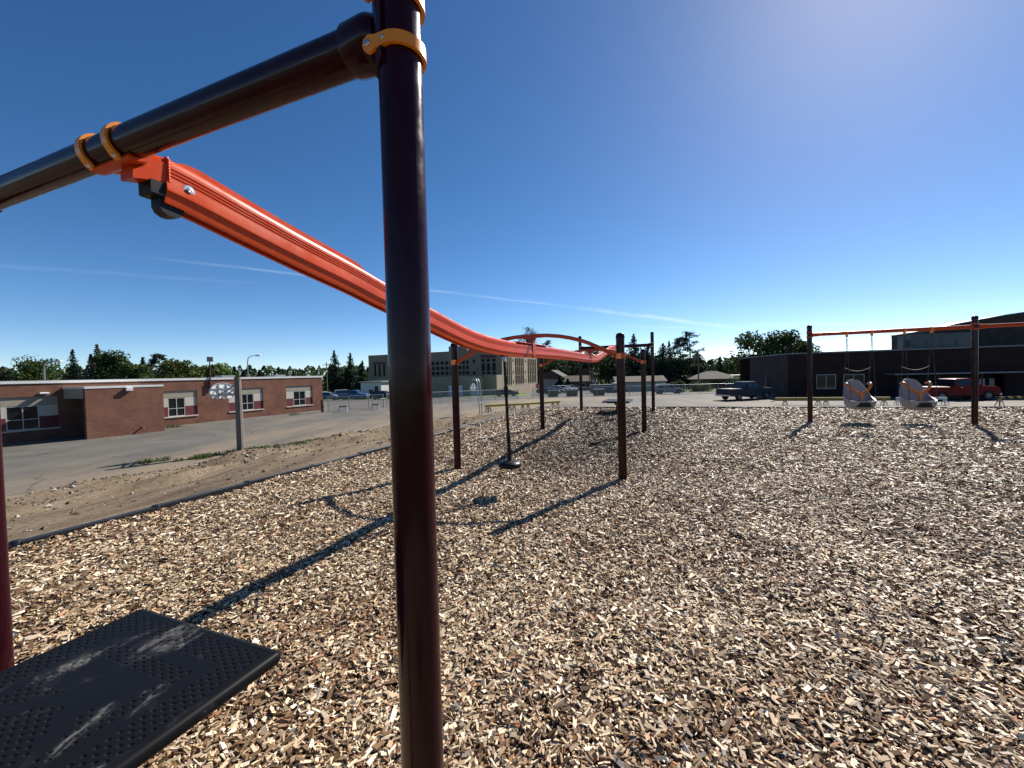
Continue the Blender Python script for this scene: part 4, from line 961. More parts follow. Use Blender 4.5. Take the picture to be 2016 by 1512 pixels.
MB().tube([(0.16, -0.05, -0.1), (0.155, -0.04, 3.3)], 0.018, 6).build('conduit', FRAMEG, bk)
fan_board(bk, (-1.12, 0, 2.90), .92)
a_ = MB()
for yy in (-0.18, 0.18): a_.tube([(-0.02, yy * .7, 3.18), (-1.06, yy, 2.72)], 0.032, 8); a_.tube([(-0.02, yy * .7, 2.72), (-1.06, yy, 2.78)], 0.030, 8); a_.tube([(-0.02, yy * .7, 2.70), (-1.06, yy, 3.06)], 0.026, 8)
a_.build('support_arm', FRAMEG, bk)
gk = thing('gooseneck_hoop', 'fan shaped backboard on two bent steel pipes beside the yellow rails', 'basketball hoop', (-2.7, 34.6, YARD), R(-21.5))
for yy in (-.22, .22): MB().tube([(0, yy, -.3), (-0.07, yy, 1.6), (-0.16, yy, 2.7), (-0.28, yy, 2.98), (-0.48, yy * .9, 3.05), (-0.62, yy * .9, 2.98)], 0.045, 10).build('pipe', GALV, gk, smooth=50)
MB().bx(-.63, -.3, -.2, .2, 2.9, 2.93).build('bracket', GALV, gk); MB().tube([(-.02, -.22, 1.0), (-.02, .22, 1.0)], 0.025, 8).build('crosspiece', GALV, gk)
fan_board(gk, (-0.72, 0, 2.35), .72)
for zz in (2.2, 2.5): MB().tube([(-.68, 0.14, zz), (-.12, .2, zz)], 0.022, 8).build('support_arm', GALV, gk)

YEL = mat('yellow_rail_paint', (0.42, 0.29, 0.03), 0.55, var=.12, scale=4); LEGW = mat('tan_lumber', (0.34, 0.25, 0.14), 0.8); WHB = mat('white_lumber', (0.6, 0.59, 0.55), 0.7)
def rail_barrier(label, p0, p1, h, railm, legm, legs, stripes=False, group='barriers on sawhorse legs', name='sawhorse_barrier'):
    p0, p1 = np.array(p0), np.array(p1); L = float(np.linalg.norm(p1 - p0)); o = thing(name, label, 'barrier', (p0[0], p0[1], YARD), math.atan2(*(p1 - p0)[::-1]), group)
    if stripes:
        n = int(L / .22)
        for k in range(n):
            x = k * L / n; MB().prism([(x, h - .16), (x + L / n, h - .16), (x + L / n - .1, h), (x - .1, h)], lambda u, v, q: (u, q, v), -.02, .02).build('stripe', YEL if k % 2 else DARK, o)
    else: MB().bbox_bev((L / 2, 0, h - .06), (L, .14, .19), .012).build('rail', railm, o)
    for x in legs:
        l = MB()
        for sx in (-1, 1):
            for sy in (-1, 1): l.tube([(x * L + sx * .04, sy * .03, h - .125 - (.04 if stripes else 0)), (x * L + sx * .16, sy * .22, -.02)], .028, 6)
        l.bx(x * L - .12, x * L + .12, -.02, .02, h * .45, h * .53); l.build('trestle', legm, o)
    return o
rail_barrier('yellow rail on sawhorse legs beside the gooseneck hoop', (-2.5, 36.6), (0.6, 37.4), .62, YEL, LEGW, (.06, .13, .72, .85))
rail_barrier('yellow rail on sawhorse legs running towards the zip line post', (0.65, 37.45), (4.6, 39.6), .62, YEL, LEGW, (.07, .2, .82, .95))
rail_barrier('long yellow rail in front of the dark gym wall', (23.4, 36.2), (31.2, 33.6), .62, YEL, LEGW, (.09, .39, .46, .95))
rail_barrier('white sawhorse in front of the red pickup', (31.6, 33.5), (34.6, 32.4), .58, WHB, WHB, (.03, .97))
rail_barrier('yellow and black striped barricade at the front of the red pickup', (36.1, 30.3), (38.6, 29.5), .75, YEL, LEGW, (.06, .95), stripes=True)
for k, (x, y) in enumerate(((-17.1, 40.95), (-14.4, 42.6))):
    rail_barrier(('small white footed sawhorse by the fence, near the brown bollard', 'small white footed sawhorse by the fence gate')[k], (x - .35, y), (x + .35, y + .2), .62, LEGW, WHB, (.1, .9), name='sawhorse')
tag(MB().lathe([(.14, -.3), (.14, 1.22), (.12, 1.27), (.01, 1.28)], (0, 0, 0), 16).build('bollard', mat('brown_bollard', (.09, .04, .025), .6), smooth=40), 'brown round bollard at the corner of the brick wing', 'bollard').location = (-19.3, 41.3, YARD)

# ------------------------------------------------------------------ chain link fences
def chainlink():
    M = bpy.data.materials.new('chain_link'); M.use_nodes = True; t = M.node_tree; b = t.nodes['Principled BSDF']
    b.inputs['Base Color'].default_value = (.35, .36, .37, 1); b.inputs['Metallic'].default_value = .8; b.inputs['Roughness'].default_value = .4
    c = t.nodes.new('ShaderNodeTexCoord'); s = t.nodes.new('ShaderNodeSeparateXYZ'); t.links.new(c.outputs['Object'], s.inputs[0]); ms = []
    for op in ('ADD', 'SUBTRACT'):
        a = t.nodes.new('ShaderNodeMath'); a.operation = op; t.links.new(s.outputs[0], a.inputs[0]); t.links.new(s.outputs[2], a.inputs[1])
        m_ = t.nodes.new('ShaderNodeMath'); m_.operation = 'MULTIPLY'; m_.inputs[1].default_value = 14.0; t.links.new(a.outputs[0], m_.inputs[0])
        f = t.nodes.new('ShaderNodeMath'); f.operation = 'FRACT'; t.links.new(m_.outputs[0], f.inputs[0])
        l = t.nodes.new('ShaderNodeMath'); l.operation = 'LESS_THAN'; l.inputs[1].default_value = 0.07; t.links.new(f.outputs[0], l.inputs[0]); ms.append(l.outputs[0])
    mx = t.nodes.new('ShaderNodeMath'); mx.operation = 'MAXIMUM'; t.links.new(ms[0], mx.inputs[0]); t.links.new(ms[1], mx.inputs[1])
    tr = t.nodes.new('ShaderNodeBsdfTransparent'); mix = t.nodes.new('ShaderNodeMixShader'); t.links.new(mx.outputs[0], mix.inputs[0]); t.links.new(tr.outputs[0], mix.inputs[1]); t.links.new(b.outputs[0], mix.inputs[2])
    t.links.new(mix.outputs[0], t.nodes['Material Output'].inputs[0]); return M
LINK = chainlink()
def fence(label, p0, p1, h, n, group='chain link fence runs'):
    p0, p1 = np.array(p0, float), np.array(p1, float); L = float(np.linalg.norm(p1 - p0)); z0, z1 = float(far_z(p0[1])), float(far_z(p1[1]))
    o = thing('chain_link_fence', label, 'fence', (p0[0], p0[1], z0), math.atan2(p1[1] - p0[1], p1[0] - p0[0]), group); dz = (z1 - z0) / L
    for k in range(n + 1):
        x = L * k / n; MB().tube([(x, 0, x * dz - .2), (x, 0, x * dz + h + .03)], .032 if k not in (0, n) else .045, 8).build('fence_post', GALV, o)
    MB().tube([(0, 0, h), (L, 0, dz * L + h)], .022, 8).build('top_rail', GALV, o)
    MB().add([(0, .03, .03), (L, .03, dz * L + .03), (L, .03, dz * L + h), (0, .03, h), (0, .036, .03), (L, .036, dz * L + .03), (L, .036, dz * L + h), (0, .036, h)], [(0, 1, 2, 3), (7, 6, 5, 4), (0, 4, 5, 1), (3, 2, 6, 7)]).build('chain_mesh', LINK, o)
    return o
fence('chain link fence from the brown bollard to the gate', (-18.9, 41.7), (-15.6, 44.2), 1.5, 2)
fence('chain link gate panel beside the sawhorses', (-15.3, 44.4), (-14.3, 45.1), 1.5, 1)
fence('chain link fence from the gate past the tan school annex', (-14.0, 45.3), (-11.0, 50.6), 1.5, 3)
fence('chain link fence behind the gooseneck hoop', (-11.0, 50.6), (0.9, 62.9), 1.5, 7)
fence('chain link fence in front of the green dumpsters', (3.2, 63.2), (18.2, 63.2), 1.5, 6)
fence('chain link fence in front of the silver wagon and hedge', (18.2, 63.2), (34.6, 62.9), 1.5, 6)

# ------------------------------------------------------------------ lamps, signs, poles
def street_lamp(label, x, y, h, reach, hd=R(0)):
    z = float(far_z(y)) - .1; o = thing('street_lamp', label, 'street lamp', (x, y, z), hd, 'curved arm street lamps'); h -= z
    MB().tube([(0, 0, -.3), (0, 0, h - 1.0), (0.12, 0, h - .35), (0.5, 0, h - .05), (reach, 0, h + .02)], [.10, .075, .065, .05, .045], 10).build('pole', GALV, o, smooth=50)
    MB().bbox_bev((reach + .25, 0, h + .0), (.75, .34, .22), .06).build('lamp_head', WHITEP, o)
street_lamp('curved street lamp rising behind the roof of the brick wing near its end', -40.1, 62, 5.5, 1.4)
street_lamp('curved street lamp rising behind the brick wing beside the dark spruces', -55.0, 48, 4.55, 1.5)
street_lamp('small distant street lamp above the roof of the brick wing', -43, 90, 3.4, 1.6)
def sign(label, x, y, zc, r, sides, facem, name='road_sign', text=None):
    z = float(far_z(y)) - .1; o = thing(name, label, 'sign', (x, y, z), 0); zc -= z
    MB().tube([(0, .05, -.2), (0, .05, zc + r)], .035, 8).build('post', GALV, o)
    b = MB(); a0 = math.pi / sides; b.prism([(r * math.cos(a0 + 2 * math.pi * k / sides), r * math.sin(a0 + 2 * math.pi * k / sides)) for k in range(sides)], lambda u, v, q: (u, q, zc + v), -.012, .012); f = b.build('sign_face', facem, o)
    if text:
        c = bpy.data.curves.new('lettering', 'FONT'); c.body = text; c.size = r * .62; c.align_x = 'CENTER'; c.align_y = 'CENTER'; c.extrude = .002
        t = bpy.data.objects.new('tmp', c); COL.objects.link(t); bpy.context.view_layer.update(); me = bpy.data.meshes.new_from_object(t.evaluated_get(bpy.context.evaluated_depsgraph_get())); bpy.data.objects.remove(t)
        me.materials.append(WHITEP); l = bpy.data.objects.new('lettering', me); COL.objects.link(l); l.parent = o; l.rotation_euler = (R(90), 0, 0); l.location = (0, -.016, zc)
    return o
sign('red octagonal stop sign by the first green dumpster', 4.1, 64.3, -.28, .42, 8, mat('stop_red', (.45, .03, .03), .5), 'stop_sign', 'STOP')
sign('grey back of a round road sign behind the long container', 18.0, 90, -.3, .42, 8, FRAMEG)
def upole(label, x, y, h):
    z = float(far_z(y)) - .1; o = thing('utility_pole', label, 'utility pole', (x, y, z)); MB().tube([(0, 0, -.3), (0, 0, h)], [.15, .11], 10).build('pole', WOOD, o, smooth=40); MB().bx(-1.1, 1.1, -.06, .06, h - .8, h - .68).build('crossarm', WOOD, o)
    for k in (-.9, -.3, .3, .9): MB().tube([(k, 0, h - .68), (k, 0, h - .5)], .05, 6).build('insulator', GALV, o)
upole('wooden utility pole beside the tan house', 22.5, 118, 8.5); upole('wooden utility pole by the hedge of the ranch house', 38.5, 84, 7.5); upole('wooden utility pole next to the paired spruces', -49, 108, 9.5)
wr = MB()
for k in range(3):
    pts = [(22.5 + (38.5 - 22.5) * t + k * .5 - .5, 118 - 34 * t, (5.0 - .0) * (1 - t) + 4.2 * t - 2.2 * t * (1 - t) * 1.4 - .3) for t in [i / 14 for i in range(15)]]; wr.tube(pts, .02, 5)
tag(wr.build('overhead_wires', DARK), 'thin overhead wires strung between two utility poles', 'wires')

# ------------------------------------------------------------------ vehicles (local +x forward)
TYRE = mat('tyre_rubber', (.015, .015, .016), .8); RIMM = mat('alloy_rim', (.16, .16, .17), .35, metal=.6); LAMPR = mat('tail_lamp', (.30, .01, .01), .25); LAMPW = mat('head_lamp', (.75, .77, .78), .12); CHR = mat('chrome', (.65, .65, .66), .15, metal=1.0)
AGLASS = mat('car_glass', (.015, .020, .024), .03, spec=.7); PLAST = mat('dark_trim', (.02, .02, .022), .6)
def paint(n, c): return mat('paint_' + n, c, .30, spec=.10, coat=0.0)
def arc(cx, r, z0, n=8):
    return [(cx + r * math.cos(a), max(z0, .36 + r * math.sin(a))) for a in [math.pi * k / n for k in range(n + 1)]]
def make_vehicle(name, label, loc, rz, kind, pm, detail=True, group=None):
    z = float(far_z(loc[1])) + (.0 if loc[1] < 63 else -.02)
    o = thing(name, label, {'pickup': 'pickup', 'suv': 'car', 'car': 'car', 'van': 'van'}[kind], (loc[0], loc[1], z), rz, group)
    if kind == 'pickup':
        L, Wd, belt, H_ = 5.9, 1.98, 1.22, 1.93; fa, ra, wr_ = 1.95, -1.75, .40
        body = [(-2.93, .52), (-2.95, .75), (-2.93, 1.18), (-2.88, 1.22), (-.78, 1.22), (-.70, 1.25), (-.62, 1.88), (-.45, 1.92), (.55, 1.93), (.75, 1.90), (1.40, 1.32), (1.55, 1.26), (2.60, 1.19), (2.86, 1.10), (2.95, .95), (2.95, .60), (2.90, .50)]
        sides = [[(-.52, 1.30), (-.47, 1.80), (.10, 1.82), (.10, 1.30)], [(.16, 1.30), (.16, 1.82), (.62, 1.80), (1.14, 1.38), (1.14, 1.30)]]; ws = ((.80, 1.85), (1.36, 1.37)); bs = ((-.73, 1.33), (-.635, 1.82))
    elif kind == 'van':
        L, Wd, belt, H_ = 5.2, 1.95, 1.15, 2.05; fa, ra, wr_ = 1.6, -1.5, .36
        body = [(-2.55, .45), (-2.6, .8), (-2.58, 1.7), (-2.45, 2.0), (.5, 2.05), (.9, 1.98), (1.75, 1.22), (2.35, 1.05), (2.55, .85), (2.55, .5), (2.5, .42)]
        sides = [[(-2.3, 1.2), (-2.25, 1.85), (-.2, 1.88), (-.2, 1.2)], [(-.1, 1.2), (-.1, 1.88), (.75, 1.86), (1.42, 1.28), (1.42, 1.2)]]; ws = ((.95, 1.93), (1.70, 1.27)); bs = ((-2.6, 1.2), (-2.58, 1.75))
    else:
        suv = kind == 'suv'; L, Wd, belt = 4.7, 1.84, (1.03 if suv else .95); H_ = 1.68 if suv else 1.45; fa, ra, wr_ = 1.45, -1.38, .345; r_ = H_
        body = [(-2.28, .42), (-2.34, .65), (-2.30, belt - .02), (-2.22, belt + .08), (-1.85 if suv else -1.45, r_ - .12), (-1.65 if suv else -1.1, r_ - .03), (-.4, r_), (.25, r_ - .03), (.45, r_ - .07), (1.15, belt + .06), (1.30, belt + .02), (2.05, belt - .10), (2.28, belt - .25), (2.34, .60), (2.32, .42), (2.25, .32)]
        sides = [[(-1.95 if suv else -1.6, belt + .07), (-1.62 if suv else -1.12, r_ - .14), (-.45, r_ - .09), (-.45, belt + .05)], [(-.38, belt + .05), (-.38, r_ - .09), (.22, r_ - .12), (.92, belt + .09), (.92, belt + .05)]]; ws = ((.48, r_ - .10), (1.12, belt + .08)); bs = ((-2.22, belt + .13), (-1.87 if suv else -1.47, r_ - .15))
    low = .30 if kind != 'pickup' else .42
    und = []
    for cx in (fa, ra): und += [(x, zz) for x, zz in arc(cx, wr_ + .07, low)]
    poly = body + [(fa + wr_ + .09, low)] + [(x, zz) for x, zz in arc(fa, wr_ + .06, low)] + [(fa - wr_ - .09, low), (ra + wr_ + .09, low)] + [(x, zz) for x, zz in arc(ra, wr_ + .06, low)] + [(ra - wr_ - .09, low)]
    def yw(zz, e): w = Wd / 2 - e; return w - max(0, zz - belt) * (.26 if kind != 'van' else .12) - max(0, .62 - zz) * .12
    cx0 = 0; n = len(poly); vs = []
    for sgn, e, k in ((-1, .0, .985), (-1, .09, 1.0), (1, .09, 1.0), (1, .0, .985)):
        for x, zz in poly: vs.append((x * k, sgn * yw(zz, e), zz if k == 1.0 else (zz - .012 if zz > .9 else zz)))
    fs = [tuple(range(n - 1, -1, -1)), tuple(range(3 * n, 4 * n))]
    for l in range(3):
        for i in range(n): fs.append((l * n + i, l * n + (i + 1) % n, l * n + n + (i + 1) % n, l * n + n + i))
    bd = MB().add(vs, fs).build('body', pm, o, smooth=28)
    for sgn in (-1, 1):
        for sd2 in sides:
            b = MB(); m_ = len(sd2); b.add([(x, sgn * (yw(zz, 0) + .006), zz) for x, zz in sd2] + [(x, sgn * (yw(zz, 0) - .03), zz) for x, zz in sd2], [tuple(range(m_)), tuple(range(2 * m_ - 1, m_ - 1, -1))] + [(i, (i + 1) % m_, m_ + (i + 1) % m_, m_ + i) for i in range(m_)]); b.build('side_window', AGLASS, o)
    for nm, (a, c), off in (('windscreen', ws, .016), ('rear_window', bs, -.016)):
        b = MB(); d = Vector((c[0] - a[0], 0, c[1] - a[1])).normalized(); nn = Vector((-d.z, 0, d.x)) * (1 if off > 0 else 1)
        if nn.x * (1 if off > 0 else -1) < 0: nn = -nn
        q = abs(off); v8 = []
        for k in (q, -.03):
            for (x, zz), sg2 in ((a, -1), (a, 1), (c, 1), (c, -1)): v8.append((x + nn.x * k, sg2 * (yw(zz, .10)), zz + nn.z * k))
        b.add(v8, [(0, 1, 2, 3), (7, 6, 5, 4), (0, 4, 5, 1), (1, 5, 6, 2), (2, 6, 7, 3), (3, 7, 4, 0)]); b.build(nm, AGLASS, o)
    for cx in (fa, ra):
        for sgn in (-1, 1):
            w = MB(); y0 = sgn * (Wd / 2 - .13); w.lathe([(wr_ * .6, -.11), (wr_ * .93, -.11), (wr_, -.07), (wr_, .07), (wr_ * .93, .11), (wr_ * .6, .11)], (0, 0, 0), 24, 'Y'); wo = w.build('wheel', TYRE, o, smooth=40); wo.location = (cx, y0, wr_)
            rm = MB(); rm.lathe([(wr_ * .62, .0), (wr_ * .62, .04), (wr_ * .52, .028), (wr_ * .2, .036), (.01, .04)], (0, 0, 0), 20, 'Y')
            for k in range(5):
                a = 2 * math.pi * k / 5; rm.box((math.cos(a) * wr_ * .36, .045, math.sin(a) * wr_ * .36), (.045 + abs(math.cos(a)) * .1, .02, .045 + abs(math.sin(a)) * .1))
            rmo = rm.build('rim', RIMM, wo); rmo.location = (0, sgn * .085, 0); rmo.scale = (1, sgn, 1)
    bel = belt
    xf, xr = body[-3][0], body[1][0]; zf = .80 if kind in ('pickup', 'van') else .66
    for sgn in (-1, 1):
        MB().bbox_bev((xf - .05, sgn * (Wd / 2 - .27), zf + .05), (.14, .34, .16), .03).build('headlight', LAMPW, o); MB().bbox_bev((xr + .05, sgn * (Wd / 2 - .14), zf + .12), (.12, .18, .28), .02).build('tail_light', LAMPR, o)
        MB().bbox_bev((ws[1][0] - .28, sgn * (Wd / 2 + .08), bel + .13), (.14, .20, .15), .03).build('mirror', pm, o)
        for x in ((-.05, .95) if kind != 'pickup' else (.0, 1.05)): MB().bx(x - .28, x - .10, sgn * (yw(bel - .08, 0) - .005), sgn * (yw(bel - .08, 0) + .022), bel - .10, bel - .06).build('door_handle', CHR if kind == 'pickup' else pm, o)
    MB().bbox_bev((xf - .0, 0, .50), (.20, Wd - .12, .20), .03).build('front_bumper', CHR if kind == 'pickup' else PLAST, o); MB().bbox_bev((xr - .02, 0, .55), (.20, Wd - .12, .18), .03).build('rear_bumper', CHR if kind == 'pickup' else PLAST, o)
    MB().bx(xf - .035, xf + .02, -.45, .45, zf - .10, zf + .12).build('grille', PLAST, o)
    if kind == 'pickup': MB().bx(-2.80, -.86, -.84, .84, 1.205, 1.235).build('bed_cover', PLAST, o)
    return o
make_vehicle('pickup_truck', 'dark blue grey pickup truck parked by the corner of the dark gym', (24.9, 43.6), R(18), 'pickup', paint('slate', (.030, .036, .050)))
make_vehicle('pickup_truck', 'red pickup truck parked under the gym canopy', (40.0, 36.9), R(-6), 'pickup', paint('red', (.16, .006, .007)))
make_vehicle('parked_wagon', 'silver wagon parked on the street behind the chain link fence', (25.6, 66.9), R(-4), 'suv', paint('silver', (.24, .25, .27)))
row = [((7.4, 84), 'dark', 'car', 'dark saloon first in the car park row'), ((8.9, 89), 'navy', 'car', 'navy saloon second in the car park row'), ((10.6, 94), 'grey', 'suv', 'grey wagon third in the car park row'), ((12.6, 100), 'white', 'suv', 'white wagon in the middle of the car park row'), ((14.6, 106), 'white', 'car', 'white saloon fifth in the car park row'), ((16.4, 112), 'grey', 'suv', 'grey wagon next to last in the car park row'), ((18.4, 118), 'dark', 'suv', 'dark wagon last in the car park row')]
PC = {'dark': (.02, .022, .026), 'navy': (.03, .05, .10), 'grey': (.16, .17, .18), 'white': (.42, .43, .44), 'blue': (.04, .09, .22)}
for p_, c_, k_, l_ in row: make_vehicle('parked_car', l_, p_, R(-12), k_, paint(c_, PC[c_]), group='cars in the car park')
make_vehicle('pickup_truck', 'blue pickup truck parked in front of the white annex', (-32.0, 82.5), R(-4), 'pickup', paint('blue', PC['blue']))
make_vehicle('parked_car', 'black car parked beside the blue pickup', (-25.0, 79.0), R(-6), 'suv', paint('dark', PC['dark']))
make_vehicle('parked_car', 'grey car parked past the end of the brick wing', (-37.0, 82.0), R(0), 'suv', paint('grey', PC['grey']))
for k, (x, y) in enumerate(((-44.5, 97), (-42.2, 103), (-38.5, 100), (-35.2, 97))): make_vehicle('parked_car', ['white wagon parked under the paired spruces', 'white van like car behind the paired spruces', 'silver saloon parked beside the paired spruces', 'dark saloon parked between spruce and annex'][k], (x, y), R(20 + 10 * k), ['suv', 'van', 'car', 'car'][k], paint(['white', 'white', 'silver', 'dark'][k], [PC['white'], PC['white'], (.24, .25, .27), PC['dark']][k]), group='cars beyond the brick wing')
make_vehicle('parked_van', 'pale grey van at the end of the long container', (22.0, 85.3), R(80), 'van', paint('pale', (.45, .46, .47)))
make_vehicle('parked_car', 'dark car parked on the lawn edge of the tan school', (-1.2, 79), R(10), 'car', paint('dark', PC['dark']))

DUMP = mat('dark_green_steel', (.022, .045, .035), .5, var=.2, scale=3)
for k, (x, y) in enumerate(((6.6, 66.3), (9.7, 66.3), (14.1, 66.3))):
    o = thing('dumpster', ['dark green dumpster beside the stop sign', 'dark green dumpster in the middle of three', 'dark green dumpster in front of the long container'][k], 'dumpster', (x, y, float(far_z(y)) - .02), R(2 * k - 2), 'green dumpsters')
    MB().add([(-.8, -.45, 0), (.8, -.45, 0), (.8, .45, 0), (-.8, .45, 0), (-.9, -.6, 1.0), (.9, -.6, 1.0), (.9, .6, 1.15), (-.9, .6, 1.15)], [(3, 2, 1, 0), (4, 5, 6, 7), (0, 1, 5, 4), (1, 2, 6, 5), (2, 3, 7, 6), (3, 0, 4, 7)]).build('bin', DUMP, o)
    for s_ in (-1, 1): MB().add([(s_ * .45 - .44, -.62, 1.01), (s_ * .45 + .44, -.62, 1.01), (s_ * .45 + .44, .62, 1.16), (s_ * .45 - .44, .62, 1.16), (s_ * .45 - .44, -.62, 1.05), (s_ * .45 + .44, -.62, 1.05), (s_ * .45 + .44, .62, 1.20), (s_ * .45 - .44, .62, 1.20)], [(3, 2, 1, 0), (4, 5, 6, 7), (0, 1, 5, 4), (1, 2, 6, 5), (2, 3, 7, 6), (3, 0, 4, 7)]).build('lid', BLACK, o)
    for s_ in (-1, 1): MB().bx(s_ * .95 - .06, s_ * .95 + .06, -.3, .3, .62, .72).build('lifting_pocket', DUMP, o)
o = thing('long_container', 'long grey open top container parked across the street', 'container', (18.5, 84.5, float(far_z(84.5)) - .02), R(-3)); CONT = mat('grey_container', (.10, .115, .115), .6, var=.15, scale=1)
MB().bx(-2.2, 2.2, -1.1, 1.1, .12, 1.65).build('hull', CONT, o)
for k in range(9): MB().bx(-2.15 + k * .52, -2.05 + k * .52, -1.16, -1.102, .16, 1.6).build('side_rib', CONT, o)
for x in (-1.7, 1.7): MB().tube([(x, -1.0, .12), (x, 1.0, .12)], .12, 10).build('roller', PLAST, o)
MB().bx(-2.24, 2.24, -1.17, 1.17, 1.652, 1.72).build('rim_rail', CONT, o)

# ------------------------------------------------------------------ trees
LEAF = mat_attr('foliage', .75, .2, .22); BARK = mat('bark', (.075, .055, .04), .9, var=.3, scale=4)
def leaves(centres, size, cols, flat=0.0, rng=RNG):
    n = len(centres); a = rng.normal(size=(n, 3)); a /= np.linalg.norm(a, axis=1)[:, None]; b = rng.normal(size=(n, 3)); b -= (b * a).sum(1)[:, None] * a; b /= np.linalg.norm(b, axis=1)[:, None]
    s = (size * (0.6 + 0.8 * rng.random(n)))[:, None]; r2 = 0.45 + 0.35 * rng.random(n)[:, None]
    return np.stack([centres - a * s * .5, centres + b * s * r2 * .5, centres + a * s * .55, centres - b * s * r2 * .5], 1), cols
def green(n, base, spread=.3, rng=RNG):
    k = np.clip(1 + spread * rng.normal(size=(n, 1)), .35, 2.0); hue = rng.normal(size=(n, 1)) * .08
    c = np.array(base)[None] * k; c[:, 0:1] *= (1 + 2 * hue); return np.clip(c, .004, .6)
def decid(name, label, x, y, top_z, width, base, seed, group=None, leaf=.48, cat='tree', count=5200, low=.22):
    rng = np.random.default_rng(seed); z0 = float(far_z(y)) - .1; H = top_z - z0; o = thing(name, label, cat, (x, y, z0), 0, group)
    lobes = []; nl = int(14 + width)
    for k in range(nl):
        t = rng.random() ** .62; zz = H * (low + (0.97 - low) * t) ; rr = width / 2 * math.sqrt(max(.05, 1 - (abs(t - .45) / .66) ** 2.4)) * .72; a = rng.random() * 2 * math.pi; d = rr * math.sqrt(rng.random())
        lobes.append((d * math.cos(a), d * math.sin(a), zz - width * .05, width * (.13 + .12 * rng.random())))
    lobes.append((0, 0, H - width * .16, width * .16))
    C = []; per = count // len(lobes)
    for lx, ly, lz, lr in lobes:
        v = rng.normal(size=(per, 3)); v /= np.linalg.norm(v, axis=1)[:, None]; v *= (lr * (0.35 + .75 * rng.random(per) ** .6))[:, None]; v[:, 2] *= .8; C.append(v + np.array([lx, ly, lz]))
    C = np.concatenate(C); cols = green(len(C), base, .28, rng); q, cols = leaves(C, leaf, cols, rng=rng)
    quadmesh('crown', q, 4, LEAF, cols, o)
    tk = MB(); tw = max(.12, H * .022); tk.tube([(0, 0, -.3), (tw * .3, 0, H * .25), (-tw * .4, tw * .3, H * .55), (0, 0, H * .8)], [tw * 1.4, tw, tw * .6, tw * .2], 8)
    for k in range(6):
        lx, ly, lz, lr = lobes[k]; s0 = H * (.22 + .06 * k); tk.tube([(0, 0, s0), (lx * .5, ly * .5, (s0 + lz) / 2 + .3), (lx, ly, max(lz, s0 + .4))], [tw * .5, tw * .35, tw * .12], 6)
    tk.build('trunk', BARK, o, smooth=50); return o
def spruce(name, label, x, y, top_z, width, base, seed, group=None, droop=.35, gaps=.0, count=30, power=.9):
    rng = np.random.default_rng(seed); z0 = float(far_z(y)) - .1; H = top_z - z0; o = thing(name, label, 'tree', (x, y, z0), 0, group); C = []
    lev = count
    for k in range(lev):
        t = k / (lev - 1); zz = H * (.08 + .90 * t); rad = width / 2 * 1.15 * (1 - t) ** power * (.80 + .4 * rng.random()) + .12; nb = int(8 + 11 * (1 - t))
        for j in range(nb):
            if rng.random() < gaps: continue
            a = rng.random() * 2 * math.pi; L = rad * (.7 + .45 * rng.random()); m_ = max(5, int(L * 7))
            s = (np.arange(m_) + rng.random(m_)) / m_; dz = -droop * L * s ** 1.3 + .12 * L * s ** 4
            pts = np.stack([np.cos(a) * L * s, np.sin(a) * L * s, zz + dz], 1) + rng.normal(size=(m_, 3)) * np.array([.09, .09, .10]) * (1 + L * .12); C.append(pts)
    C.append(np.stack([np.zeros(10), np.zeros(10), H * np.linspace(.93, 1.0, 10)], 1)); C = np.concatenate(C)
    q, cols = leaves(C, .40, green(len(C), base, .26, rng), rng=rng); q[:, :, 2] -= .05; quadmesh('crown', q, 4, LEAF, cols, o)
    MB().tube([(0, 0, -.3), (0, 0, H * .96)], [H * .018 + .06, .02], 8).build('trunk', BARK, o, smooth=50); return o
def pine(name, label, x, y, top_z, width, base, seed, group=None):
    rng = np.random.default_rng(seed); z0 = float(far_z(y)) - .1; H = top_z - z0; o = thing(name, label, 'tree', (x, y, z0), 0, group); C = []; tk = MB(); tk.tube([(0, 0, -.3), (.15, 0, H * .5), (0, .1, H * .97)], [H * .018, H * .013, .03], 8)
    for k in range(34):
        t = .38 + .62 * (k / 33); zz = H * t; a = rng.random() * 6.28; L = width / 2 * (1.05 - .75 * max(0, (t - .7) / .3)) * (.45 + .6 * rng.random()); ex, ey = math.cos(a) * L, math.sin(a) * L; ez = zz + .10 * L; tk.tube([(0, 0, zz - .2), (ex * .6, ey * .6, zz), (ex, ey, ez)], [.07, .045, .02], 5, caps=False)
        for c in range(3):
            f = .55 + .45 * rng.random(); m_ = 26; v = rng.normal(size=(m_, 3)) * np.array([.34, .34, .17]) * (width / 6); C.append(v + np.array([ex * f, ey * f, zz + .1 * L * f + .1]))
    C = np.concatenate(C); q, cols = leaves(C, .36, green(len(C), base, .28, rng), rng=rng); quadmesh('crown', q, 4, LEAF, cols, o); tk.build('trunk', BARK, o, smooth=50); return o
DG, MG, LG, SG = (.030, .050, .016), (.050, .078, .020), (.085, .120, .028), (.018, .034, .022)
gl_ = 'trees behind the brick wing'
spruce('spruce_tree', 'dark slim spruce behind the brick wing, leftmost of the conifers there', -102, 95, 10.1, 6.2, SG, 1, gl_)
spruce('spruce_tree', 'shorter dark spruce between the slim spruce and the brown spruce', -98.4, 95.5, 9.0, 5.0, SG, 2, gl_)
spruce('spruce_tree', 'grey brown dying spruce, tallest behind the brick wing', -95.3, 94, 11.1, 7.4, (.085, .068, .052), 3, gl_)
decid('broadleaf_tree', 'large dark round tree beside the brown spruce', -87.2, 90, 8.6, 9.5, DG, 4, gl_)
decid('broadleaf_tree', 'mid green bushy tree in front of the dark round tree', -78.6, 85, 6.0, 7.5, MG, 5, gl_)
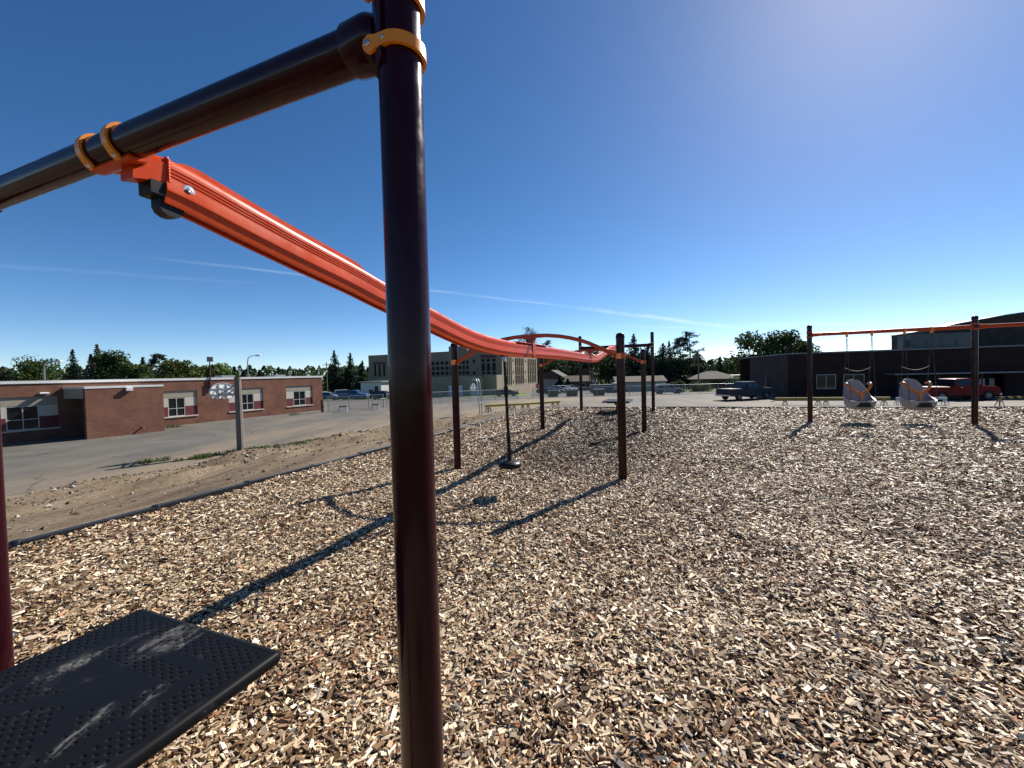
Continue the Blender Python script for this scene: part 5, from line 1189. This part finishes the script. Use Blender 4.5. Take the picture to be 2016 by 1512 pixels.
spruce('spruce_tree', 'small spruce tip showing above the bushy tree', -90.3, 100, 8.2, 4.6, SG, 6, gl_)
pine('pine_tree', 'compact dark pine standing alone behind the brick wing', -82.0, 95, 8.1, 6.2, SG, 7, gl_)
decid('broadleaf_tree', 'yellowish green round tree behind the middle of the brick wing', -69.2, 85, 6.2, 9.0, (.065, .085, .018), 8, gl_)
decid('broadleaf_tree', 'pale green tree behind the floodlight mast', -69.0, 95, 5.6, 9.0, LG, 9, gl_)
decid('broadleaf_tree', 'spreading green tree behind the curved lamp near the maroon post', -110.5, 95, 8.0, 11, MG, 10, gl_)
decid('broadleaf_tree', 'grey green tree next to the maroon post', -117, 92, 6.2, 8, (.07, .085, .04), 12, gl_)
spruce('spruce_tree', 'tall dark spruce at the end of the brick wing, left of the pair', -49.9, 115, 9.7, 8.0, SG, 13, 'spruces by the annex')
spruce('spruce_tree', 'tall dark spruce nearer the tan school of the pair', -45.4, 115, 8.9, 7.2, SG, 14, 'spruces by the annex')
spruce('spruce_tree', 'shorter spruce between the pair and the tan school', -41.0, 112, 6.4, 6.0, (.024, .044, .020), 15, 'spruces by the annex')
spruce('spruce_tree', 'low dark spruce tucked behind the pair', -47.5, 119, 5.5, 8.0, SG, 16, 'spruces by the annex', power=.6)
pine('pine_tree', 'tall ragged pine rising above the tan school roof', 6.5, 152, 18.1, 15, DG, 17)
pine('pine_tree', 'distant ragged pine top above the zip line track', 14.6, 165, 14.5, 9, DG, 18)
for k, (x, y, tz_, w_, c_) in enumerate(((12, 150, 8.8, 16, MG), (23, 146, 8.6, 15, DG), (31, 142, 9.0, 15, DG), (38, 135, 8.0, 13, DG), (18, 158, 9.6, 17, MG), (29, 116, 6.4, 12, DG), (36, 112, 5.8, 10, DG), (15.5, 138, 6.2, 12, DG), (26, 134, 7.2, 12, DG), (8.6, 143, 6.0, 10, MG), (41.5, 124, 6.6, 11, DG))):
    decid('broadleaf_tree', ['green tree above the blue grey gabled house', 'dark green tree behind the low brown house', 'dark tree behind the tan house', 'dark tree behind the white garage', 'broad green tree between the tan school and the far houses', 'dense dark tree behind the long container', 'dense dark tree behind the white garage roof', 'dark tree between the gabled house and the low brown house', 'dark crown above the tan house roof', 'mid green tree at the corner of the tan school', 'dark tree between the garage spruces and the far wood'][k], x, y, tz_, w_, c_, 30 + k, 'trees behind the houses', .55, low=.1)
gr = 'conifers behind the white garage'
spruce('spruce_tree', 'tall dark spruce directly behind the white garage', 31.6, 105, 11.3, 8.5, SG, 41, gr, power=.75)
spruce('spruce_tree', 'dark full spruce beside the far end frame of the zip line', 36.0, 108, 8.6, 8.5, SG, 42, gr, power=.6)
spruce('spruce_tree', 'dark broad spruce behind the far end post', 39.8, 107, 8.8, 8.5, SG, 43, gr, power=.6)
spruce('spruce_tree', 'thin pale spruce with gaps between its branches', 43.4, 112, 9.7, 4.2, (.045, .060, .040), 44, gr, gaps=.35)
pine('pine_tree', 'dark pine leaning on the tall open pine', 46.4, 112, 10.1, 7.5, SG, 45, gr)
pine('pine_tree', 'tall open pine with bare trunk showing sky', 49.2, 112.5, 11.7, 8.5, DG, 46, gr)
spruce('spruce_tree', 'dark bushy spruce at the foot of the open pine', 53.5, 117, 6.6, 8.0, SG, 47, gr, power=.55)
decid('broadleaf_tree', 'dark rounded tree filling under the pines', 47.0, 116, 4.8, 11, DG, 48, gr, .5, low=.08)
for k, (x, y, t_, w_, c_) in enumerate(((64, 150, 5.2, 9, MG), (71, 160, 6.0, 9, DG), (78, 172, 6.2, 10, DG), (88, 172, 7.0, 10, DG), (97, 175, 6.0, 12, DG))):
    (decid if k % 2 == 0 else spruce)('distant_tree', ['mid green tree beyond the ranch house roof', 'pointed dark tree beyond the ranch house', 'round dark tree beyond the long low house', 'pointed dark tree close to the gym tree', 'round dark tree half behind the gym tree'][k], x, y, t_, w_, c_, 60 + k, 'distant trees beyond the ranch house')
decid('broadleaf_tree', 'large leafy maple behind the corner of the dark gym', 50.0, 84, 8.3, 10.5, (.045, .066, .016), 71, 'trees behind the gym', .5, count=4200, low=.15)
decid('broadleaf_tree', 'tall leafy tree behind the dark gym roof', 56.5, 85, 8.9, 9.5, (.045, .064, .018), 72, 'trees behind the gym', .5, count=4200, low=.15)
decid('broadleaf_tree', 'leafy tree behind the roof beside the swing post', 62, 87, 7.0, 8, (.05, .07, .02), 73, 'trees behind the gym', .5, count=3000)
decid('shrub', 'light green shrub beside the slate pickup', 41.3, 73, -.1, 4.2, LG, 74, None, .3, 'shrub', 1800, .05)
decid('shrub', 'round bush growing over the low wall by the silver wagon', 31.0, 76, -.55, 3.2, (.055, .075, .03), 75, 'bushes along the sidewalk', .28, 'shrub', 1600, .05)
decid('shrub', 'spreading hedge bush in front of the ranch house', 35.4, 76.5, -1.05, 5.2, (.06, .08, .03), 76, 'bushes along the sidewalk', .28, 'shrub', 1600, .05)
spruce('spruce_tree', 'small dark spruce in front of the gabled house', 13.9, 118, .9, 4.6, SG, 77, 'small front garden spruces')
spruce('spruce_tree', 'small dark spruce beside the low brown house', 15.9, 116, -.1, 3.6, SG, 78, 'small front garden spruces')

def far_wood():
    rng = np.random.default_rng(5); C = []; B = []
    for k in range(330):
        an = R(-66 + 132 * (k + rng.random()) / 330); rr = rng.uniform(235, 300) if rng.random() < .7 else rng.uniform(300, 380); x, y = rr * math.sin(an), rr * math.cos(an)
        pxh = float(np.interp(math.degrees(an), [-52, -40, -25, 0, 25, 45], [38, 34, 25, 22, 21, 20])); h = (1.65 + pxh / 802 * y + 4.6) * rng.uniform(.84, 1.04); w = rng.uniform(5, 9) * y / 200 + 2; m_ = 300; t = rng.random(m_) ** .7; con = rng.random() < .6
        rad = (w / 2) * ((1 - t) ** .8 if con else np.sqrt(np.clip(1 - (2 * t - .9) ** 2 / 1.3, .03, 1))); a = rng.random(m_) * 6.28; C.append(np.stack([x + np.cos(a) * rad, y + np.sin(a) * rad, -4.6 + h * t], 1)); g = DG if con else MG; B.append(green(m_, tuple(v * rng.uniform(.8, 1.25) for v in g), .2, rng))
    q, cols = leaves(np.concatenate(C), 1.3, np.concatenate(B), rng=rng); o = quadmesh('far_wood', q, 4, LEAF, cols, None, 'stuff'); tag(o, 'distant dark wood of mixed trees along the horizon', 'wood')
far_wood()
LAWN = mat('green_lawn', (.11, .19, .03), .9, var=.3, scale=1.2, world=True)
grid_obj('lawn', lin(-14, 3.6, 8), lin(80.3, 86, 4), lambda x, y: far_z(y) - .015, LAWN); grid_obj('lawn', lin(28, 70, 8), lin(81, 88, 4), lambda x, y: far_z(y) - .02, LAWN); grid_obj('lawn', lin(-52, -22, 8), lin(80.4, 84, 4), lambda x, y: far_z(y) - .015, LAWN)

# ------------------------------------------------------------------ ground litter: grass tufts, clods, stones
def tufts(name, label, spots, blades, h, base, seed):
    rng = np.random.default_rng(seed); Q = []; 
    for x, y, r in spots:
        m_ = int(blades * r * r * 3.14); a = rng.random(m_) * 6.28; d = r * np.sqrt(rng.random(m_)); bx_, by_ = x + d * np.cos(a), y + d * np.sin(a); bz = np.maximum(bank_z(bx_, by_), YARD) - .01
        yaw = rng.random(m_) * 6.28; hh = h * (.4 + .8 * rng.random(m_)); w = .012 + .012 * rng.random(m_); lx, ly = rng.normal(size=(2, m_)) * hh * .35; c, s_ = np.cos(yaw) * w, np.sin(yaw) * w
        P = np.stack([np.stack([bx_ - c, by_ - s_, bz], 1), np.stack([bx_ + c, by_ + s_, bz], 1), np.stack([bx_ + lx + c * .3, by_ + ly + s_ * .3, bz + hh], 1), np.stack([bx_ + lx - c * .3, by_ + ly - s_ * .3, bz + hh], 1)], 1); Q.append(P)
    Q = np.concatenate(Q); o = quadmesh(name, Q, 4, LEAF, green(len(Q), base, .3, rng), None, 'stuff'); tag(o, label, 'grass')
sp_ = []
for t in np.linspace(0, 1, 26):
    x, y = -14.4 + 4.6 * t, 17.6 + 5.2 * t; sp_.append((x + random.uniform(-.25, .25), y + random.uniform(-.25, .25), random.uniform(.18, .42)))
sp_ += [(-13.0, 19.0, .5), (-12.5, 19.6, .45), (-15.6, 17.3, .35), (-15.2, 17.6, .3)]
tufts('grass', 'ragged grass strip around the foot of the wooden pole', sp_, 260, .16, (.075, .105, .028), 3)
tufts('weeds', 'scattered weeds on the dirt bank', [(-12.6, 12.6, .15), (-12.2, 12.9, .12), (-11.6, 13.1, .1), (-8.0, 24.5, .5), (-7.0, 25.6, .4), (-26.0, 30.6, .5), (-25.6, 31.0, .4), (-20.8, 38.8, .5)], 120, .22, (.08, .10, .03), 4)
def stones():
    rng = np.random.default_rng(8); n = 9000; u = rng.uniform(-4, 26, n); v = np.where(rng.random(n) < .7, rng.normal(7.8, 1.4, n), rng.uniform(.6, 13, n)); x = LB[0] + LD[0] * u + LN[0] * v; y = LB[1] + LD[1] * u + LN[1] * v
    k = (v > .4) & (v < 12.5); x, y, v = x[k], y[k], v[k]; n = len(x); s = .012 + .05 * rng.random(n) ** 4 + .012 * rng.random(n); s[rng.random(n) < .03] *= 2.0; z = np.maximum(bank_z(x, y), YARD) + s * .15
    o_ = np.array([[1, 0, 0], [-1, 0, 0], [0, 1, 0], [0, -1, 0], [0, 0, 1], [0, 0, -1]], float); V = o_[None] * (.6 + .7 * rng.random((n, 6, 1))) * s[:, None, None]; V[:, :, 2] *= .7
    a = rng.random(n) * 6.28; c, s_ = np.cos(a)[:, None], np.sin(a)[:, None]; X = V[:, :, 0] * c - V[:, :, 1] * s_; Y = V[:, :, 0] * s_ + V[:, :, 1] * c; V[:, :, 0] = X + x[:, None]; V[:, :, 1] = Y + y[:, None]; V[:, :, 2] += z[:, None]
    g = rng.random((n, 1)); cols = np.where(rng.random((n, 1)) < .22, np.array([[.30, .27, .23]]), np.array([[.105, .078, .054]])) * (.6 + .7 * g)
    o = quadmesh('stones', V, 6, mat_attr('stone_mix', .9, .15), cols, None, 'stuff', faces=[[0, 2, 4], [2, 1, 4], [1, 3, 4], [3, 0, 4], [2, 0, 5], [1, 2, 5], [3, 1, 5], [0, 3, 5]]); tag(o, 'loose stones and clods on the dirt bank', 'stones')
stones()

# ------------------------------------------------------------------ loose wood chips
def chips():
    rng = np.random.default_rng(21)
    pal = np.array([[.64, .515, .35], [.52, .385, .24], [.36, .245, .142], [.20, .115, .056], [.085, .045, .022], [.33, .26, .185], [.32, .15, .065], [.80, .70, .53]]); wts = np.array([.19, .20, .20, .16, .11, .05, .03, .06])
    zones = [(0.3, 3.2, 6000, .90), (3.2, 5.0, 4200, .96), (5.0, 7.5, 2300, 1.12), (7.5, 11.0, 1250, 1.35), (11.0, 16.0, 650, 1.7), (16.0, 27.0, 300, 2.2)]
    near, mid, far = [], [], []
    for zi, (r0, r1, dens, sc) in enumerate(zones):
        amax = R(180) if zi == 0 else R(72); area = amax * (r1 ** 2 - r0 ** 2); n = int(area * dens); r = np.sqrt(rng.uniform(r0 ** 2, r1 ** 2, n)); a = rng.uniform(-amax, amax, n); x, y = r * np.sin(a), r * np.cos(a)
        v1, v2 = edge_dist(x, y); k = (v1 < -.05) & (v2 < -.05)
        if zi == 0: k &= (r < 2.2) | (np.abs(a) < R(72))
        x, y = x[k], y[k]; n = len(x)
        L = (.013 + .040 * rng.random(n) ** 1.2 + .050 * rng.random(n) ** 9) * sc; Wd = np.minimum(L * (.16 + .42 * rng.random(n) ** 1.6), .022 * sc); T = (.0035 + .006 * rng.random(n)) * sc
        yaw = rng.random(n) * 6.28; tilt = rng.normal(0, .28, n); roll = rng.normal(0, .46, n); bz = bed_z(x, y) + .024 * sc * rng.random(n) + .001
        ey = np.stack([np.cos(yaw) * np.cos(tilt), np.sin(yaw) * np.cos(tilt), np.sin(tilt)], 1); ref = np.stack([-np.sin(yaw), np.cos(yaw), 0 * yaw], 1); up = np.cross(ey, ref); ex = ref * np.cos(roll)[:, None] + up * np.sin(roll)[:, None]; up2 = np.cross(ey, ex)
        up2 *= np.sign(up2[:, 2:3]); P0 = np.stack([x, y, bz], 1)
        lx, zl_ = (x - ZO[0]) * _cs - (y - ZO[1]) * math.sin(TH), (x - ZO[0]) * math.sin(TH) + (y - ZO[1]) * _cs
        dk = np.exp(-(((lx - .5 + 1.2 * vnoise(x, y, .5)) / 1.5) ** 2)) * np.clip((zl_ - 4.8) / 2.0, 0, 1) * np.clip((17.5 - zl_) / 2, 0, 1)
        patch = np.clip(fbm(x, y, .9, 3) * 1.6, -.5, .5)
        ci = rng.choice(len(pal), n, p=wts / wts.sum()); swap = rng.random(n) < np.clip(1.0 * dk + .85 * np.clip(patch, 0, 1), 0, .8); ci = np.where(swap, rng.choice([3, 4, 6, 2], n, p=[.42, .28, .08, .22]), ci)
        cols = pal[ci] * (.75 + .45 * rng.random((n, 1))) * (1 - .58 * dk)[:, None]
        j = lambda s_=.18: 1 + s_ * rng.normal(size=(n, 1))
        hl, hw, ht = (L / 2)[:, None], (Wd / 2)[:, None], T[:, None]
        if zi == 1:
            b0, b1, b2, b3 = [P0 + ex * sx * hw * j() + ey * sy * hl * j(.14) + up2 * ht * .5 for sx, sy in ((-1, -1), (1, -1), (1, 1), (-1, 1))]
            mid.append((np.stack([b0, b1, b2, b3, b0 - up2 * ht * 1.2, b1 - up2 * ht * 1.2, b2 - up2 * ht * 1.2, b3 - up2 * ht * 1.2], 1), cols))
        elif zi < 1:
            q = []
            for sx, sy in ((-1, -1), (1, -1), (1, 1), (-1, 1)): q.append(P0 + ex * sx * hw * j() + ey * sy * hl * j(.14) - up2 * ht * .5)
            for sx, sy in ((-1, -1), (1, -1), (1, 1), (-1, 1)): q.append(P0 + ex * sx * hw * j() + ey * sy * hl * j(.14) + up2 * ht * .5)
            near.append((np.stack(q, 1), cols))
        else:
            q = [P0 - ex * hw - ey * hl * j(), P0 + up2 * ht * .7 - ey * hl, P0 + ex * hw - ey * hl * j(), P0 - ex * hw + ey * hl * j(), P0 + up2 * ht * .7 + ey * hl, P0 + ex * hw + ey * hl * j()]
            far.append((np.stack(q, 1), cols))
    M = mat_attr('wood_chip', .55, .28); MF = M
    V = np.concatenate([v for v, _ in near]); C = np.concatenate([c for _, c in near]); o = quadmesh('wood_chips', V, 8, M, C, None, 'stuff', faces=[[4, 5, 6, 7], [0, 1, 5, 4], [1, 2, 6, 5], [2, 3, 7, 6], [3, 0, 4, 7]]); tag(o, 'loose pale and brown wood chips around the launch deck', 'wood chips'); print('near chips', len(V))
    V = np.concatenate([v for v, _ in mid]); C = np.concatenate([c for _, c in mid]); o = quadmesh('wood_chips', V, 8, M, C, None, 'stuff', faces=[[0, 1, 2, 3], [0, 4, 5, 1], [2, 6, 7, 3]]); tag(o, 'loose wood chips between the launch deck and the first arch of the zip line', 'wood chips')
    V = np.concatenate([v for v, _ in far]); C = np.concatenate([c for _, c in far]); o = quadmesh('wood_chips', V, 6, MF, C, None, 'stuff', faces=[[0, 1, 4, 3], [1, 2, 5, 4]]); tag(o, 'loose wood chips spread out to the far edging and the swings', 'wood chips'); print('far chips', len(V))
chips()
